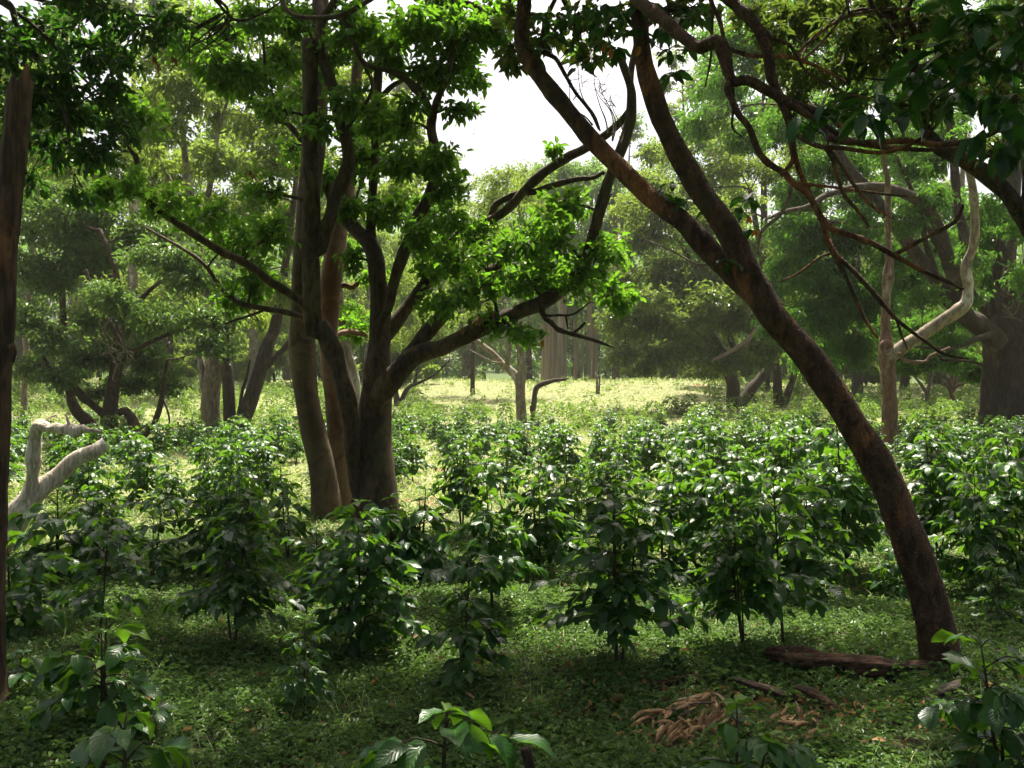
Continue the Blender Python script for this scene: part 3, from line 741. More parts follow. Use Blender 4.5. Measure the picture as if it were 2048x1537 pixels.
T.whorls([(1200, 12, 6.9, 0, .6), (1240, 30, 6.9, 0, .8), (1160, 20, 7.1, 0, .7), (1330, 60, 6.6, 0, .5), (1290, 70, 6.8), (1085, 95, 7.6), (1060, 110, 7.6), (1110, 70, 7.4), (1150, 95, 7.4), (1200, 90, 7.2), (1235, 100, 7.2, 0, .3),
          (1190, 55, 7.2), (1255, 65, 7), (1340, 110, 6.9), (1380, 95, 6.7), (1365, 40, 6.5), (1400, 30, 6.4), (1020, 90, 7.8), (1130, 40, 7.4), (1090, 30, 7.6), (1160, 130, 7.3), (1290, 10, 6.8, 0, .5), (1345, 150, 7.0), (1390, 20, 6.5, 0, .4)], .15, .055, 7)
T.whorls([(1360, 400, 6.9), (1380, 440, 6.85), (1425, 430, 6.7), (1480, 420, 6.6), (1495, 395, 6.6), (1450, 455, 6.6), (1505, 445, 6.5), (1325, 395, 7.0), (1345, 370, 7), (1450, 525, 6.5), (1500, 400, 6.5)], .15, .06, 5)
T.whorls([(1600, 240, 5.0, 0, .6), (1645, 225, 5.0, .4, .3), (1690, 215, 4.9), (1720, 230, 4.8, 0, .3), (1745, 230, 4.8, .4, .5), (1680, 205, 5.0, -.5, 0), (1830, 150, 4.4), (1860, 120, 4.3, .2, 0), (1895, 105, 4.2), (1880, 85, 4.2, -.3, -.4), (1925, 60, 4.1, .5, -.4), (1945, 35, 4.1),
          (1960, 110, 4.1, 0, .3), (1985, 125, 4.0, .4, 0), (2020, 95, 4.0), (2040, 130, 4.0, 0, .5), (1990, 190, 4.2, .2, .8), (1955, 200, 4.3, 0, .6), (1930, 170, 4.3, -.5, .2), (2010, 230, 4.3, 0, .9), (1960, 270, 4.4, -.2, .8), (1995, 300, 4.4, 0, .9), (2035, 290, 4.3, .3, .9), (2040, 200, 4.1),
          (1815, 220, 4.7, -.3, .5), (1760, 190, 4.8, .5, .6), (1850, 165, 4.5), (1900, 200, 4.5, .2, .5), (1970, 30, 4.0), (2030, 20, 3.9, 0, -.4), (1900, 15, 4.2, .4, -.4), (2045, 60, 3.9)], .165, .062, 6, .45, (.0, .55))
T.crown([(1090, 70, 60, 46, 7.9), (1150, 50, 60, 50, 7.7), (1210, 40, 56, 50, 7.5), (1040, 40, 50, 40, 8.0), (1180, 110, 44, 26, 7.7), (1340, 40, 36, 40, 7.2), (1020, 120, 30, 26, 8), (1390, 20, 46, 30, 6.9)], 7.6, .12, .052, 1.5, 14, yfr=.05)
T.crown([(1350, -160, 140, 90, 6.8), (1500, -140, 130, 80, 6.2), (1640, -110, 120, 70, 5.9), (1200, -170, 130, 90, 7.4), (1050, -180, 120, 80, 7.8), (1400, -360, 180, 120, 6.6), (1620, -340, 180, 120, 6.2), (1180, -360, 170, 110, 7.4), (1850, -160, 140, 90, 5.8)],
        6.5, .14, .065, 1.7, 16)
T.crown([('w', x, y, z, 1.3, .9) for x, y, z in ((.4, 6.2, 7.4), (1.6, 8.6, 7.8), (2.6, 10.2, 8.2), (.2, 9.6, 8.2), (3.6, 5.0, 6.8), (1.6, 5.2, 7.4), (2.4, 5.7, 5.7), (1.6, 5.5, 5.8), (3.1, 6.3, 6.0))], 6.5, .14, .065, 1.5, 14)  # unseen clumps added overhead to shade the foreground and the large leaves
T.done('crown')

# ------------------------------------------------------------------ broken pole at the left edge
T = Tree('broken_tree', 'bare brown broken-topped trunk at the left edge of the photo', 'dead tree', G(-8, 1432), 'bark_snag')
b1 = G(-8, 1432)[1]
T.limb(D([(-6, 1452, 110), (-9, 1425, 74), (-16, 1360, 54), (-18, 1200, 52), (-13, 1010, 52), (-7, 850, 50), (-2, 700, 55), (2, 660, 50), (4, 600, 52), (7, 500, 52), (19, 400, 49), (30, 290, 49), (37, 200, 50), (39, 178, 48)], b1), 'trunk', 22, .035, .05, .02, cap='jag')
T.limb(D([(24, 205, 20), (24, 180, 18), (27, 158, 9), (29, 148, 3)], b1), 'splinter', 8, cap='jag')
T.limb(D([(48, 342, 12), (52, 348, 8)], b1 - .05), 'knot', 8)
T.limb(D([(22, 690, 16), (27, 705, 14), (26, 725, 6)], b1 - .06), 'knot', 8)
T.done()

# ------------------------------------------------------------------ dark broad-leaved tree over the left side (trunk outside the picture)
T = Tree('broad_leaved_tree', 'dark glossy broad-leaved tree hanging over the top left corner', 'tree', (-6.9, 8.6, float(ground_z(-6.9, 8.6))), 'bark_mid', 'broad')
T.limb([(-580, 1200, 130, 8.6), (-560, 800, 100, 8.6), (-520, 400, 90, 8.7), (-420, 100, 80, 8.8), (-320, -200, 60, 8.8), (-260, -450, 40, 8.8)], 'trunk', 16)
T.limb([(-420, 100, 50, 8.8), (-250, -20, 36, 8.8), (-120, -45, 24, 8.7), (7, 0, 14, 8.6), (34, 51, 11, 8.6), (68, 103, 10, 8.6), (96, 147, 10, 8.6), (116, 188, 9, 8.6), (133, 239, 8, 8.5), (140, 300, 5, 8.5)])
T.limb([(-120, -45, 16, 8.7), (0, 5, 9, 8.8), (85, 68, 7, 8.9), (137, 127, 6, 9), (200, 190, 4, 9)])
T.limb([(-120, -50, 16, 8.7), (0, -25, 12, 8.7), (96, 5, 8, 8.8), (171, 14, 7, 8.9), (240, 26, 6, 9), (308, 34, 5, 9.1), (370, 40, 4, 9.2), (420, 60, 3, 9.3)])
T.limb([(171, 16, 5, 8.9), (150, 50, 4, 8.8), (110, 60, 3, 8.7)])
T.limb([(-330, -150, 34, 8.8), (-100, -220, 24, 8.6), (150, -210, 14, 8.6), (350, -140, 9, 8.9), (420, -20, 7, 9), (455, 20, 6, 9), (440, 60, 4, 9), (380, 95, 3, 9)])
T.limb([(430, 0, 6, 9), (470, 40, 6, 9), (520, 30, 4, 9), (560, 5, 3, 9)])
for q in range(9):
    x0, y0 = 445 + rng.uniform(-10, 30), 30 + rng.uniform(-10, 20)
    T.limb(D([(x0, y0, 4), (x0 - 40 + rng.uniform(-30, 60), y0 + 40, 3), (x0 - 90 + rng.uniform(-40, 130), y0 + 80 + rng.uniform(-20, 30), 1.5)], 9, 9.2), 'twig', 5, .06, wob=.012)
T.crown([(90, 70, 90, 62), (200, 110, 70, 60), (60, 190, 70, 70), (140, 230, 76, 66), (230, 180, 56, 56), (90, 300, 66, 50), (180, 320, 66, 46), (240, 260, 46, 46), (20, 90, 60, 70), (10, 270, 50, 60), (290, 60, 66, 46), (180, 20, 90, 40), (340, 50, 50, 36), (250, 130, 40, 40), (120, 150, 60, 50), (60, 370, 40, 24), (160, 400, 30, 20)],
        8.7, .10, .044, 2.0, 16, 1.0, (.0, .6))
T.crown([(-100, -120, 150, 90), (100, -180, 160, 90), (300, -160, 140, 80), (-250, 50, 120, 120), (-200, 300, 100, 120), (200, -340, 190, 120), (0, -340, 180, 120)], 8.4, .12, .055, 1.5, 16)
T.crown([('w', x, y, z, 1.5, 1.0) for x, y, z in ((-7, 4, 6), (-5, 2, 6.5), (-3.2, 4.2, 6.2), (-4.5, -1, 6.5), (-2, 1.4, 6.8), (-3, -3.5, 6.2), (-5.5, 6.2, 7.2), (-4, 8.0, 7.8), (-2.4, 6.4, 7.6), (-2.6, 7.3, 6.4), (-.4, 7.3, 6.4), (-1.6, 7.5, 6.8), (-3.6, 7.6, 6.2), (-.6, -2.4, 6.8))],  # clumps out of view, added over and behind the camera to darken the foreground
        8, .15, .07, 1.5, 14)
T.done()

# ------------------------------------------------------------------ thin orange forked tree on the right
T = Tree('forked_tree', 'slender orange-brown tree with a knot hole and a pale crooked right arm', 'tree', G(1779, 908), 'bark_orange', 'fineleaf')
b2 = G(1779, 908)[1]
T.limb(D([(1780, 905, 36), (1779, 808, 29), (1776, 749, 29), (1774, 712, 33), (1772, 694, 30), (1771, 651, 18), (1773, 589, 17), (1775, 566, 20), (1776, 553, 24), (1777, 538, 20), (1778, 519, 15), (1777, 476, 11), (1776, 398, 12), (1775, 359, 11), (1768, 320, 8), (1763, 250, 6), (1770, 180, 4)], b2), 'trunk', 16, .1, .06)
T.limb(D([(1776, 715, 30), (1797, 700, 27), (1815, 688, 25), (1837, 675, 25), (1876, 648, 25), (1912, 624, 26), (1932, 606, 24), (1937, 575, 20), (1932, 534, 20), (1946, 495, 18), (1950, 456, 17), (1949, 409, 17), (1942, 359, 15), (1934, 330, 12), (1928, 290, 8)], b2, b2 - 1.2), 'limb', 14, .1, .07, mat=M['bark_pale'])
T.limb(D([(1764, 700, 9), (1766, 690, 13), (1773, 686, 14), (1780, 691, 12), (1780, 700, 9), (1773, 705, 10), (1765, 701, 8)], b2 - .22), 'knot_hole_rim', 8, .02)
T.limb(D([(1798, 706, 8), (1812, 722, 7), (1850, 724, 7), (1862, 712, 6), (1900, 695, 4)], b2 - .3))
T.crown([(1770, 300, 40, 40), (1800, 240, 40, 30), (1930, 270, 34, 26)], b2, .10, .045, 1.0, 10)
T.done()

# ------------------------------------------------------------------ huge tree at the right edge
T = Tree('huge_tree', 'huge dark furrowed tree at the right edge with arching limbs reaching left', 'tree', G(2030, 872), 'bark_mid', 'fineleaf')
b3 = G(2030, 872)[1]
T.limb(D([(2030, 905, 165), (2030, 860, 132), (2029, 788, 120), (2030, 720, 114), (2028, 660, 106), (2018, 610, 74), (2012, 573, 50), (2010, 510, 40), (2020, 430, 34), (2030, 330, 26), (2035, 200, 16)], b3), 'trunk', 26, .25, .06, .10)
T.limb(D([(2035, 690, 80), (2055, 620, 56), (2070, 540, 44), (2085, 440, 36), (2110, 300, 20)], b3 - .3))
T.limb(D([(1995, 690, 50), (1973, 663, 42), (1936, 637, 37), (1911, 612, 34), (1880, 569, 30), (1856, 540, 28), (1817, 487, 26), (1778, 437, 24), (1739, 382, 22), (1700, 339, 20), (1670, 290, 16), (1640, 220, 10)], b3 - .5, b3 - 2))
T.limb(D([(1936, 640, 32), (1919, 600, 30), (1905, 545, 28), (1895, 519, 28), (1885, 476, 24), (1870, 440, 22), (1852, 414, 22), (1817, 391, 22), (1770, 376, 20), (1725, 374, 17), (1690, 380, 14), (1649, 393, 12), (1615, 414, 11), (1570, 424, 9), (1530, 440, 5)], b3 - 1, b3 - 4), label='arching limb that bends back down')
T.limb(D([(1912, 600, 22), (1925, 560, 22), (1930, 495, 22), (1926, 456, 20), (1915, 417, 17), (1910, 350, 17), (1900, 250, 17), (1886, 182, 16), (1880, 110, 12), (1885, 20, 8)], b3 - 1, b3))
T.limb(D([(2010, 650, 30), (1989, 632, 26), (1965, 612, 22), (1945, 590, 18), (1930, 560, 14)], b3))
T.limb(D([(1786, 433, 6), (1833, 437, 8), (1856, 456, 10), (1872, 485, 12), (1888, 520, 12)], b3 - 2, b3 - 1))
T.limb(D([(1985, 668, 14), (1950, 679, 12), (1915, 694, 9), (1883, 698, 8), (1829, 694, 5)], b3 - 1, b3 - 2.5))
T.limb(D([(1880, 569, 12), (1870, 540, 12), (1850, 480, 11), (1840, 420, 9), (1800, 330, 7), (1790, 290, 5)], b3 - 1, b3 - 2))
for q in range(10):
    y = rng.uniform(540, 640)
    T.limb(D([(2005, y, 3), (2020 + rng.uniform(-10, 10), y + rng.uniform(-20, 20), 2.5), (2040 + rng.uniform(-10, 15), y + rng.uniform(-50, 30), 1.2)], b3 - 1.2), 'twig', 5, .08, mat=M['twig_pale'], wob=.004)
T.crown([(1600, 480, 74, 54), (1565, 560, 62, 52), (1650, 560, 80, 54), (1640, 640, 70, 46), (1700, 700, 70, 44), (1625, 720, 60, 36), (1740, 600, 60, 54), (1700, 480, 64, 54), (1830, 560, 50, 44), (1858, 665, 54, 40), (1820, 722, 54, 34), (1905, 722, 54, 32), (1950, 740, 36, 34), (1600, 400, 62, 46), (1560, 650, 50, 44)],
        b3 + 2.5, .19, .060, 3.2, 32, 5, (.05, .7), .5, drop=.7)
T.crown([(1700, 330, 56, 50), (1850, 330, 50, 36), (1960, 430, 44, 46), (1990, 560, 34, 44), (1880, 480, 36, 46), (1780, 520, 50, 50), (1985, 480, 40, 40), (1830, 400, 50, 40), (1900, 640, 40, 30), (1740, 400, 50, 40), (1700, 620, 60, 50), (1760, 660, 50, 40)],
        b3 + 2, .19, .060, 2.6, 28, 4, (.05, .75), .5, drop=.7)
T.crown([(1810, 450, 50, 36), (1870, 400, 44, 36), (1950, 520, 36, 40), (1985, 420, 44, 40), (2040, 560, 34, 50), (1850, 590, 44, 32), (1900, 680, 40, 28), (1760, 560, 44, 36), (2035, 460, 36, 44), (1960, 600, 30, 24), (1720, 430, 44, 30), (1830, 340, 50, 30)], b3 - 2, .17, .058, 1.5, 20, 1, (.1, .75), .5, drop=.6)
T.crown([(1450, 60, 80, 60), (1440, 190, 70, 50), (1540, 120, 80, 60), (1560, 250, 80, 56), (1640, 60, 80, 60), (1660, 250, 70, 50), (1740, 150, 80, 60), (1800, 50, 80, 60), (1780, 290, 60, 44), (1900, 250, 60, 50), (1980, 160, 70, 60), (1520, 10, 70, 50), (1390, 250, 50, 40), (1480, 280, 60, 44), (1640, 330, 60, 40)],
        b3 + 3, .20, .066, 2.0, 28, 5, (.1, .79), .5, yfr=.1)
T.crown([(2000, 60, 90, 60), (1900, 60, 90, 56), (2080, 200, 80, 70), (1950, -60, 120, 70), (2080, -40, 100, 80), (1800, -40, 110, 60), (1700, 200, 50, 40), (1900, -250, 160, 110, 24), (1700, -200, 160, 110, 23), (1550, -330, 170, 110, 21), (1750, -420, 180, 120, 19), (1950, -450, 180, 120, 18), (1450, -160, 110, 80, 25), (1600, -60, 100, 70, 27)], b3, .19, .065, 1.5, 16, 3)  # its clumps high above the frame are added to shade the right-hand rows
T.done()

# ------------------------------------------------------------------ dark mossy limb tree whose trunk is outside the right edge
T = Tree('mossy_limbed_tree', 'tree with thick dark mossy limb slanting in from the right edge, thin brownish foliage', 'tree', (7.2, 10.2, float(ground_z(7.2, 10.2))), 'bark_scaly', 'brownleaf')
T.limb([(2430, 1180, 120, 10.2), (2420, 800, 90, 10.2), (2400, 400, 80, 10.3), (2380, 0, 60, 10.4), (2350, -300, 40, 10.4)], 'trunk', 16)
T.limb([(2425, 760, 70, 10.2), (2300, 640, 48, 10.2), (2150, 540, 42, 10.1), (2085, 490, 38, 10), (2048, 437, 35, 10), (2016, 390, 34, 10), (1973, 351, 33, 10), (1936, 326, 31, 10), (1885, 300, 28, 10), (1858, 270, 22, 10.1), (1843, 234, 20, 10.2), (1832, 182, 20, 10.3), (1826, 125, 22, 10.4), (1806, 86, 24, 10.5), (1782, 40, 24, 10.6), (1762, 0, 22, 10.7), (1735, -90, 16, 11)], 'limb', 16, lump=.1)
T.limb(D([(1828, 130, 12), (1836, 90, 13), (1828, 60, 12), (1815, 30, 10), (1830, -20, 8)], 10.4))
T.limb(D([(1810, 122, 8), (1785, 105, 8), (1774, 85, 8), (1776, 60, 7), (1760, 40, 5)], 10.4))
T.limb(D([(1800, 95, 9), (1772, 45, 9), (1750, 20, 9), (1735, -10, 8)], 10.2))
T.limb(D([(1775, 35, 10), (1740, 35, 9), (1712, 48, 8), (1705, 58, 8), (1690, 110, 7), (1680, 130, 5), (1655, 143, 3)], 10.5, 10.0))
T.limb(D([(1770, 25, 9), (1720, 20, 7), (1660, 45, 6), (1620, 85, 5), (1600, 120, 3)], 10.5, 10.0))
T.limb(D([(1705, 55, 6), (1697, 20, 5), (1690, -10, 4)], 10.3))
T.limb(D([(1835, 180, 8), (1800, 163, 7), (1760, 160, 5), (1720, 155, 3)], 10.3, 10))
T.limb(D([(1845, 150, 8), (1880, 140, 7), (1910, 145, 5)], 10.3))
T.limb(D([(2040, 440, 14), (2050, 380, 12), (2046, 300, 11), (2030, 200, 10), (2042, 130, 9), (2046, 60, 8)], 10, 9.8))
T.limb(D([(2030, 180, 6), (2010, 160, 5), (1985, 190, 4)], 9.9))
T.crown([(1600, 60, 66, 50), (1690, 70, 66, 50), (1620, 150, 60, 36), (1720, 130, 54, 40), (1560, 40, 50, 40), (1560, 130, 40, 36), (1850, 50, 66, 46), (1950, 90, 70, 50), (1900, 130, 50, 30), (2000, 200, 50, 50), (1760, 10, 60, 40), (2030, 40, 50, 50), (1980, 300, 40, 34), (1640, 10, 70, 40), (1700, 200, 46, 26), (1800, 210, 36, 28), (1770, 110, 40, 36), (1590, 210, 50, 30), (1660, 150, 50, 40), (1880, 210, 40, 40), (1930, 150, 50, 36), (1540, 70, 46, 40), (1500, 30, 46, 36), (1740, 70, 46, 40), (2030, 130, 46, 46)],
        10.4, .105, .036, 2.3, 24, 1.4, (.1, .79), .4, yfr=.12)
T.crown([(1900, -120, 150, 90, 10), (2100, -100, 150, 100, 9.8), (1750, -160, 130, 80, 10.2), (2200, 150, 120, 120, 10), (2050, -320, 180, 120, 9), (2200, -200, 150, 120, 8.5), (1800, -340, 170, 110, 9)], 9.8, .12, .055, 1.5, 16)
T.crown([('w', x, y, z, 1.5, 1.0) for x, y, z in ((7, 4, 6), (5, 2, 6.5), (3.2, 4.2, 6.4), (4.5, -1, 6.5), (2, 1.4, 7), (3, -3.5, 6.2), (8.5, 7, 5.4), (5.5, 6.2, 7.0), (4, 8.4, 8.2), (.6, 3.6, 7.2), (1.0, -2.4, 6.8), (7.2, 12.5, 8.2), (5.2, 11.4, 8.6), (9.2, 14, 8.0), (7.6, 16, 9.4), (3.6, 6.4, 7.6))],  # unseen foliage put in to block sky and sun around the camera
        8, .15, .07, 1.5, 14)
T.done()

# ------------------------------------------------------------------ middle distance, right
T = Tree('spreading_tree', 'spreading olive-brown tree with low dense crown and short dark trunks right of the clearing', 'tree', G(1478, 818), 'bark_mid', 'oliveleaf')
b4 = G(1478, 818)[1]
T.limb(D([(1467, 832, 34), (1466, 800, 28), (1464, 760, 26), (1450, 720, 24), (1430, 680, 20), (1400, 630, 16), (1380, 560, 10)], b4), 'trunk', 14, .3, .1)
T.limb(D([(1474, 825, 26), (1490, 800, 22), (1503, 778, 22), (1520, 758, 20), (1540, 730, 18), (1545, 680, 14), (1530, 600, 10), (1500, 520, 7)], b4, b4 + 1), 'limb', 12)
T.limb(D([(1464, 765, 16), (1440, 730, 14), (1380, 690, 12), (1300, 660, 9), (1250, 650, 6)], b4, b4 - 2))
T.limb(D([(1465, 755, 14), (1468, 700, 13), (1430, 610, 12), (1380, 520, 9), (1340, 450, 6)], b4))
T.limb(D([(1468, 730, 10), (1490, 690, 10), (1510, 660, 9), (1530, 640, 7)], b4 - 3), mat=M['twig_pale'])
T.limb(D([(1518, 655, 9), (1490, 684, 9), (1455, 707, 8), (1423, 722, 6)], b4 - 4, b4 - 5), mat=M['twig_pale'])
T.crown([(1285, 650, 80, 54), (1375, 620, 80, 56), (1465, 635, 76, 60), (1245, 715, 44, 24), (1340, 715, 66, 32), (1445, 722, 72, 34), (1535, 705, 52, 40), (1550, 620, 50, 54), (1420, 560, 80, 46), (1330, 545, 80, 46), (1230, 640, 40, 40), (1290, 740, 36, 16), (1400, 744, 40, 16), (1380, 660, 70, 40)],
        b4 - 2, .23, .12, 2.8, 30, 4, (.0, .55))
T.crown([(1370, 640, 55, 34, b4 - 5, .25), (1430, 600, 60, 40, b4 - 5, .25), (1300, 600, 50, 30, b4 - 5, .15), (1330, 425, 80, 54), (1430, 440, 70, 46), (1285, 480, 62, 46), (1480, 500, 56, 46), (1240, 560, 40, 40)],
        b4 - 1, .23, .12, 2.5, 28, 4, (.15, .79), yfr=.1)
T.done()
T = Tree('dark_trunked_tree', 'dark-trunked tree just right of the spreading tree, half hidden by the leaning trunk', 'tree', G(1560, 815), 'bark_mid', 'bgleaf')
b5 = G(1560, 815)[1]
T.limb(D([(1558, 830, 24), (1556, 790, 19), (1553, 740, 17), (1540, 640, 14), (1520, 500, 12), (1500, 380, 9)], b5), 'trunk', 12, .3, .09)
T.limb(D([(1565, 815, 16), (1578, 780, 14), (1590, 740, 12), (1600, 640, 9)], b5))
T.crown([(1460, 325, 70, 46), (1400, 375, 64, 38), (1545, 335, 56, 40), (1350, 300, 46, 38), (1480, 400, 60, 40), (1300, 370, 50, 40), (1260, 420, 50, 44), (1420, 260, 50, 40), (1520, 260, 50, 36), (1600, 300, 60, 46), (1380, 470, 60, 40), (1300, 310, 30, 30)],
        b5, .20, .09, 2.0, 20, 6, (.2, .79), yfr=.18)
T.done()
T = Tree('forked_tree', 'small pale forked tree far off between the slender orange tree and the huge tree', 'tree', G(1856, 812), 'twig_pale', 'bgleaf')
b6 = G(1856, 812)[1]
T.limb(D([(1856, 818, 10), (1854, 792, 9), (1858, 775, 8), (1866, 740, 8), (1872, 705, 6), (1878, 660, 4)], b6), 'trunk', 8, .3)
T.limb(D([(1855, 790, 8), (1846, 775, 7), (1832, 757, 5), (1815, 740, 3)], b6))
T.crown([(1880, 680, 40, 26), (1825, 735, 30, 20), (1860, 700, 40, 26)], b6, .18, .08, .9, 10, 1)
T.done()
T = Tree('bare_tree', 'small leafless orange-tinged tree far off beside the huge right-hand tree', 'dead tree', G(1908, 812), 'bark_orange')
b7 = G(1908, 812)[1]
T.limb(D([(1910, 818, 10), (1905, 795, 9), (1900, 780, 8), (1905, 755, 6), (1912, 735, 4), (1920, 715, 2)], b7), 'trunk', 8, .3)
for q, (x, y) in enumerate([(1878, 752), (1890, 745), (1935, 740), (1945, 760), (1925, 750), (1885, 770), (1950, 745), (1870, 765), (1930, 725)]):
    T.limb(D([(1903 + q % 3, 785 - 3 * (q % 4), 6), ((x + 1903) / 2, (y + 775) / 2 + rng.uniform(-5, 5), 5), (x, y, 2.5), (x + rng.uniform(-8, 8), y - rng.uniform(5, 18), 1.2)], b7), 'limb', 6, .25, wob=.06)
T.done()

# ------------------------------------------------------------------ small pale tree and bent snag in the clearing
T = Tree('pale_tree', 'small pale grey forked tree standing alone in the sunlit clearing', 'tree', G(1044, 850), 'bark_pale', 'bgleaf')
b8 = G(1044, 850)[1]
T.limb(D([(1044, 862, 28), (1044, 845, 22), (1041, 800, 20), (1041, 771, 20), (1043, 735, 15), (1042, 690, 13), (1042, 640, 12), (1044, 580, 11), (1046, 500, 8), (1040, 430, 5)], b8), 'trunk', 14, .2, .06)
T.limb(D([(1041, 782, 18), (1036, 760, 18), (1028, 748, 17), (1017, 738, 16), (1003, 727, 13), (985, 707, 12), (961, 688, 10), (946, 676, 8), (925, 662, 5)], b8, b8 + .5))
T.limb(D([(1014, 736, 11), (1017, 705, 10), (1018, 685, 9), (1014, 650, 7), (1010, 600, 4)], b8))
T.limb(D([(1003, 727, 4), (980, 722, 3), (940, 700, 2)], b8))
T.crown([(1010, 420, 50, 36), (1050, 380, 50, 34), (960, 600, 46, 32), (1010, 340, 40, 26), (1080, 420, 40, 36), (980, 370, 46, 34)], b8, .14, .06, .9, 14, 3, (.2, .79))
T.done()
T = Tree('bent_snag', 'short dead bent trunk like a hook, right beside the small pale tree', 'dead tree', G(1067, 850), 'bark_mid')
T.limb(D([(1066, 858, 13), (1066, 830, 10), (1068, 805, 10), (1071, 782, 11), (1078, 772, 11), (1090, 767, 10), (1110, 761, 8), (1134, 759, 6)], b8 - .3), 'trunk', 12, .12, .1, cap='jag')
T.limb(D([(1067, 830, 6), (1062, 822, 5), (1061, 812, 3)], b8 - .3), 'stub', 7)
T.done()

# ------------------------------------------------------------------ tall shaggy trunks beyond the clearing
euc = [(1089, 770, 15, 'leftmost and palest of the three giant shaggy trunks beyond the clearing'), (1104, 769, 22, 'broad middle one of the three giant shaggy trunks beyond the clearing'),
       (1123, 770, 20, 'right one of the three giant shaggy trunks beyond the clearing'), (1151, 772, 9, 'straight slim trunk standing apart just right of the giant shaggy trunks'),
       (1163, 773, 5, 'thinnest straight trunk beyond the clearing, near the giant shaggy trunks'), (1177, 771, 12, 'left one of the pair of mid-sized straight trunks beyond the clearing'),
       (1189, 771, 12, 'right one of the pair of mid-sized straight trunks beyond the clearing'), (1231, 779, 13, 'orange-tinged straight trunk at the right end of the far grove')]
for q, (x, y, wd, lab) in enumerate(euc):
    d = 84.0 - (q % 3) * 1.5 - (4 if q == 7 else 0)
    gp = np.array([(x - 1024) / F * d, d, float(ground_z((x - 1024) / F * d, d))])
    y = 768.5 - (gp[2] - H) / d * F
    T = Tree('tall_tree', lab, 'tree', gp, 'bark_euc' if q != 7 else 'bark_orange', 'farleaf', 'tall straight trunks in the far grove')
    T.limb(D([(x, y + 5, wd * 1.35), (x, y - 20, wd), (x + 1, y - 80, wd * .92), (x + (q % 3 - 1) * 3, y - 200, wd * .8), (x + (q % 3 - 1) * 6, y - 340, wd * .6), (x + (q % 3 - 1) * 8, y - 430, wd * .3)], d), 'trunk', 16, .8, .05, .10 if wd > 10 else .04)
    r = 46 if wd > 10 else 30
    T.crown([(x + (q % 3 - 1) * 8, y - 425, r * .8, r * .7), (x + rng.uniform(-30, 30), y - 380 + rng.uniform(-20, 20), r, r * .8), (x + rng.uniform(-40, 40), y - 300 + rng.uniform(-20, 20), r, r * .8), (x + rng.uniform(-40, 40), y - 220, r * .9, r * .7), (x + rng.uniform(-30, 30), y - 150, r * .7, r * .6)],
            d, .36, .15, 1.7, 16, 4, nmax=2600)
    T.done()
T = Tree('broken_pole', 'thin pale upright stick standing in the grass below the far grove', 'dead tree', G(1195, 789), 'bark_pale')
T.limb(D([(1195, 791, 6), (1194, 770, 5), (1193, 748, 5)], G(1195, 789)[1]), 'trunk', 8, .3, cap='jag')
T.limb(D([(1198, 790, 4), (1199, 765, 4), (1200, 750, 3)], G(1195, 789)[1]), 'splinter', 6, .3)
T.done()

# ------------------------------------------------------------------ middle distance, left
T = Tree('gnarled_tree', 'gnarled dark tree with low twisted limbs and dense grey-green crown on the left', 'tree', G(225, 902), 'bark_dark', 'greyleaf')
b9 = G(225, 902)[1]
T.limb(D([(222, 912, 40), (221, 880, 32), (219, 840, 33), (222, 800, 27), (232, 740, 24), (238, 680, 20), (240, 620, 15), (230, 540, 11), (200, 460, 8)], b9), 'trunk', 14, .2, .1, .05)
T.limb(D([(215, 835, 18), (203, 826, 15), (185, 810, 16), (169, 797, 18), (155, 783, 17), (142, 772, 16), (125, 760, 14), (112, 752, 12), (100, 738, 10), (91, 722, 8), (82, 701, 6), (78, 670, 4)], b9, b9 - 1))
T.limb(D([(226, 838, 18), (238, 826, 16), (252, 822, 15), (258, 832, 18), (266, 843, 24), (271, 873, 22), (271, 895, 21), (272, 915, 22)], b9, b9 - .5))
T.limb(D([(276, 885, 11), (285, 876, 11), (304, 855, 11), (315, 830, 12), (323, 800, 11), (329, 760, 9), (335, 720, 6)], b9 - .5))
T.limb(D([(322, 790, 5), (330, 805, 4), (336, 820, 4), (340, 840, 4), (338, 860, 2)], b9 - .6), 'twig', 6, wob=.02)
T.limb(D([(234, 860, 5), (240, 880, 6), (243, 905, 6)], b9 - .4), mat=M['twig_pale'])
T.limb(D([(238, 680, 12), (215, 640, 11), (190, 622, 11), (190, 600, 10), (180, 570, 8), (172, 540, 6)], b9 - 1))
T.limb(D([(240, 640, 9), (280, 600, 9), (330, 560, 8), (390, 560, 5)], b9, b9 - 2))
T.limb(D([(235, 720, 9), (290, 690, 9), (360, 660, 8), (430, 640, 5)], b9, b9 - 1))
for q in range(12):
    x, y = rng.uniform(195, 270), rng.uniform(640, 760)
    T.limb(D([(235, 700 + rng.uniform(-40, 40), 3), (x, y, 2.5), (x + rng.uniform(-30, 30), y + rng.uniform(-40, 50), 1.2)], b9 - 2), 'twig', 5, .12, mat=M['twig_pale'], wob=.03)
T.crown([(330, 515, 106, 42, b9 - 2, .14), (395, 560, 80, 40, b9 - 2, .1), (440, 640, 66, 40), (330, 640, 90, 40, b9 - 1, .05), (300, 470, 90, 46), (110, 450, 90, 60, b9 + 1, .12), (200, 420, 80, 50, b9 + 1, .12), (85, 560, 70, 54), (180, 520, 70, 52), (230, 600, 66, 50), (440, 700, 50, 26)],
        b9 - .5, .155, .075, 2.8, 30, 3.5, (.1, .7))
T.crown([(110, 680, 70, 40), (120, 755, 60, 38), (300, 715, 70, 40), (420, 685, 46, 30), (220, 700, 50, 44), (60, 630, 44, 44), (180, 640, 60, 50), (270, 770, 56, 36), (340, 770, 30, 40), (170, 720, 50, 36), (60, 740, 40, 40), (270, 660, 60, 40), (190, 790, 36, 20)],
        b9, .155, .075, 2.4, 28, 3, (.0, .5))
T.done()
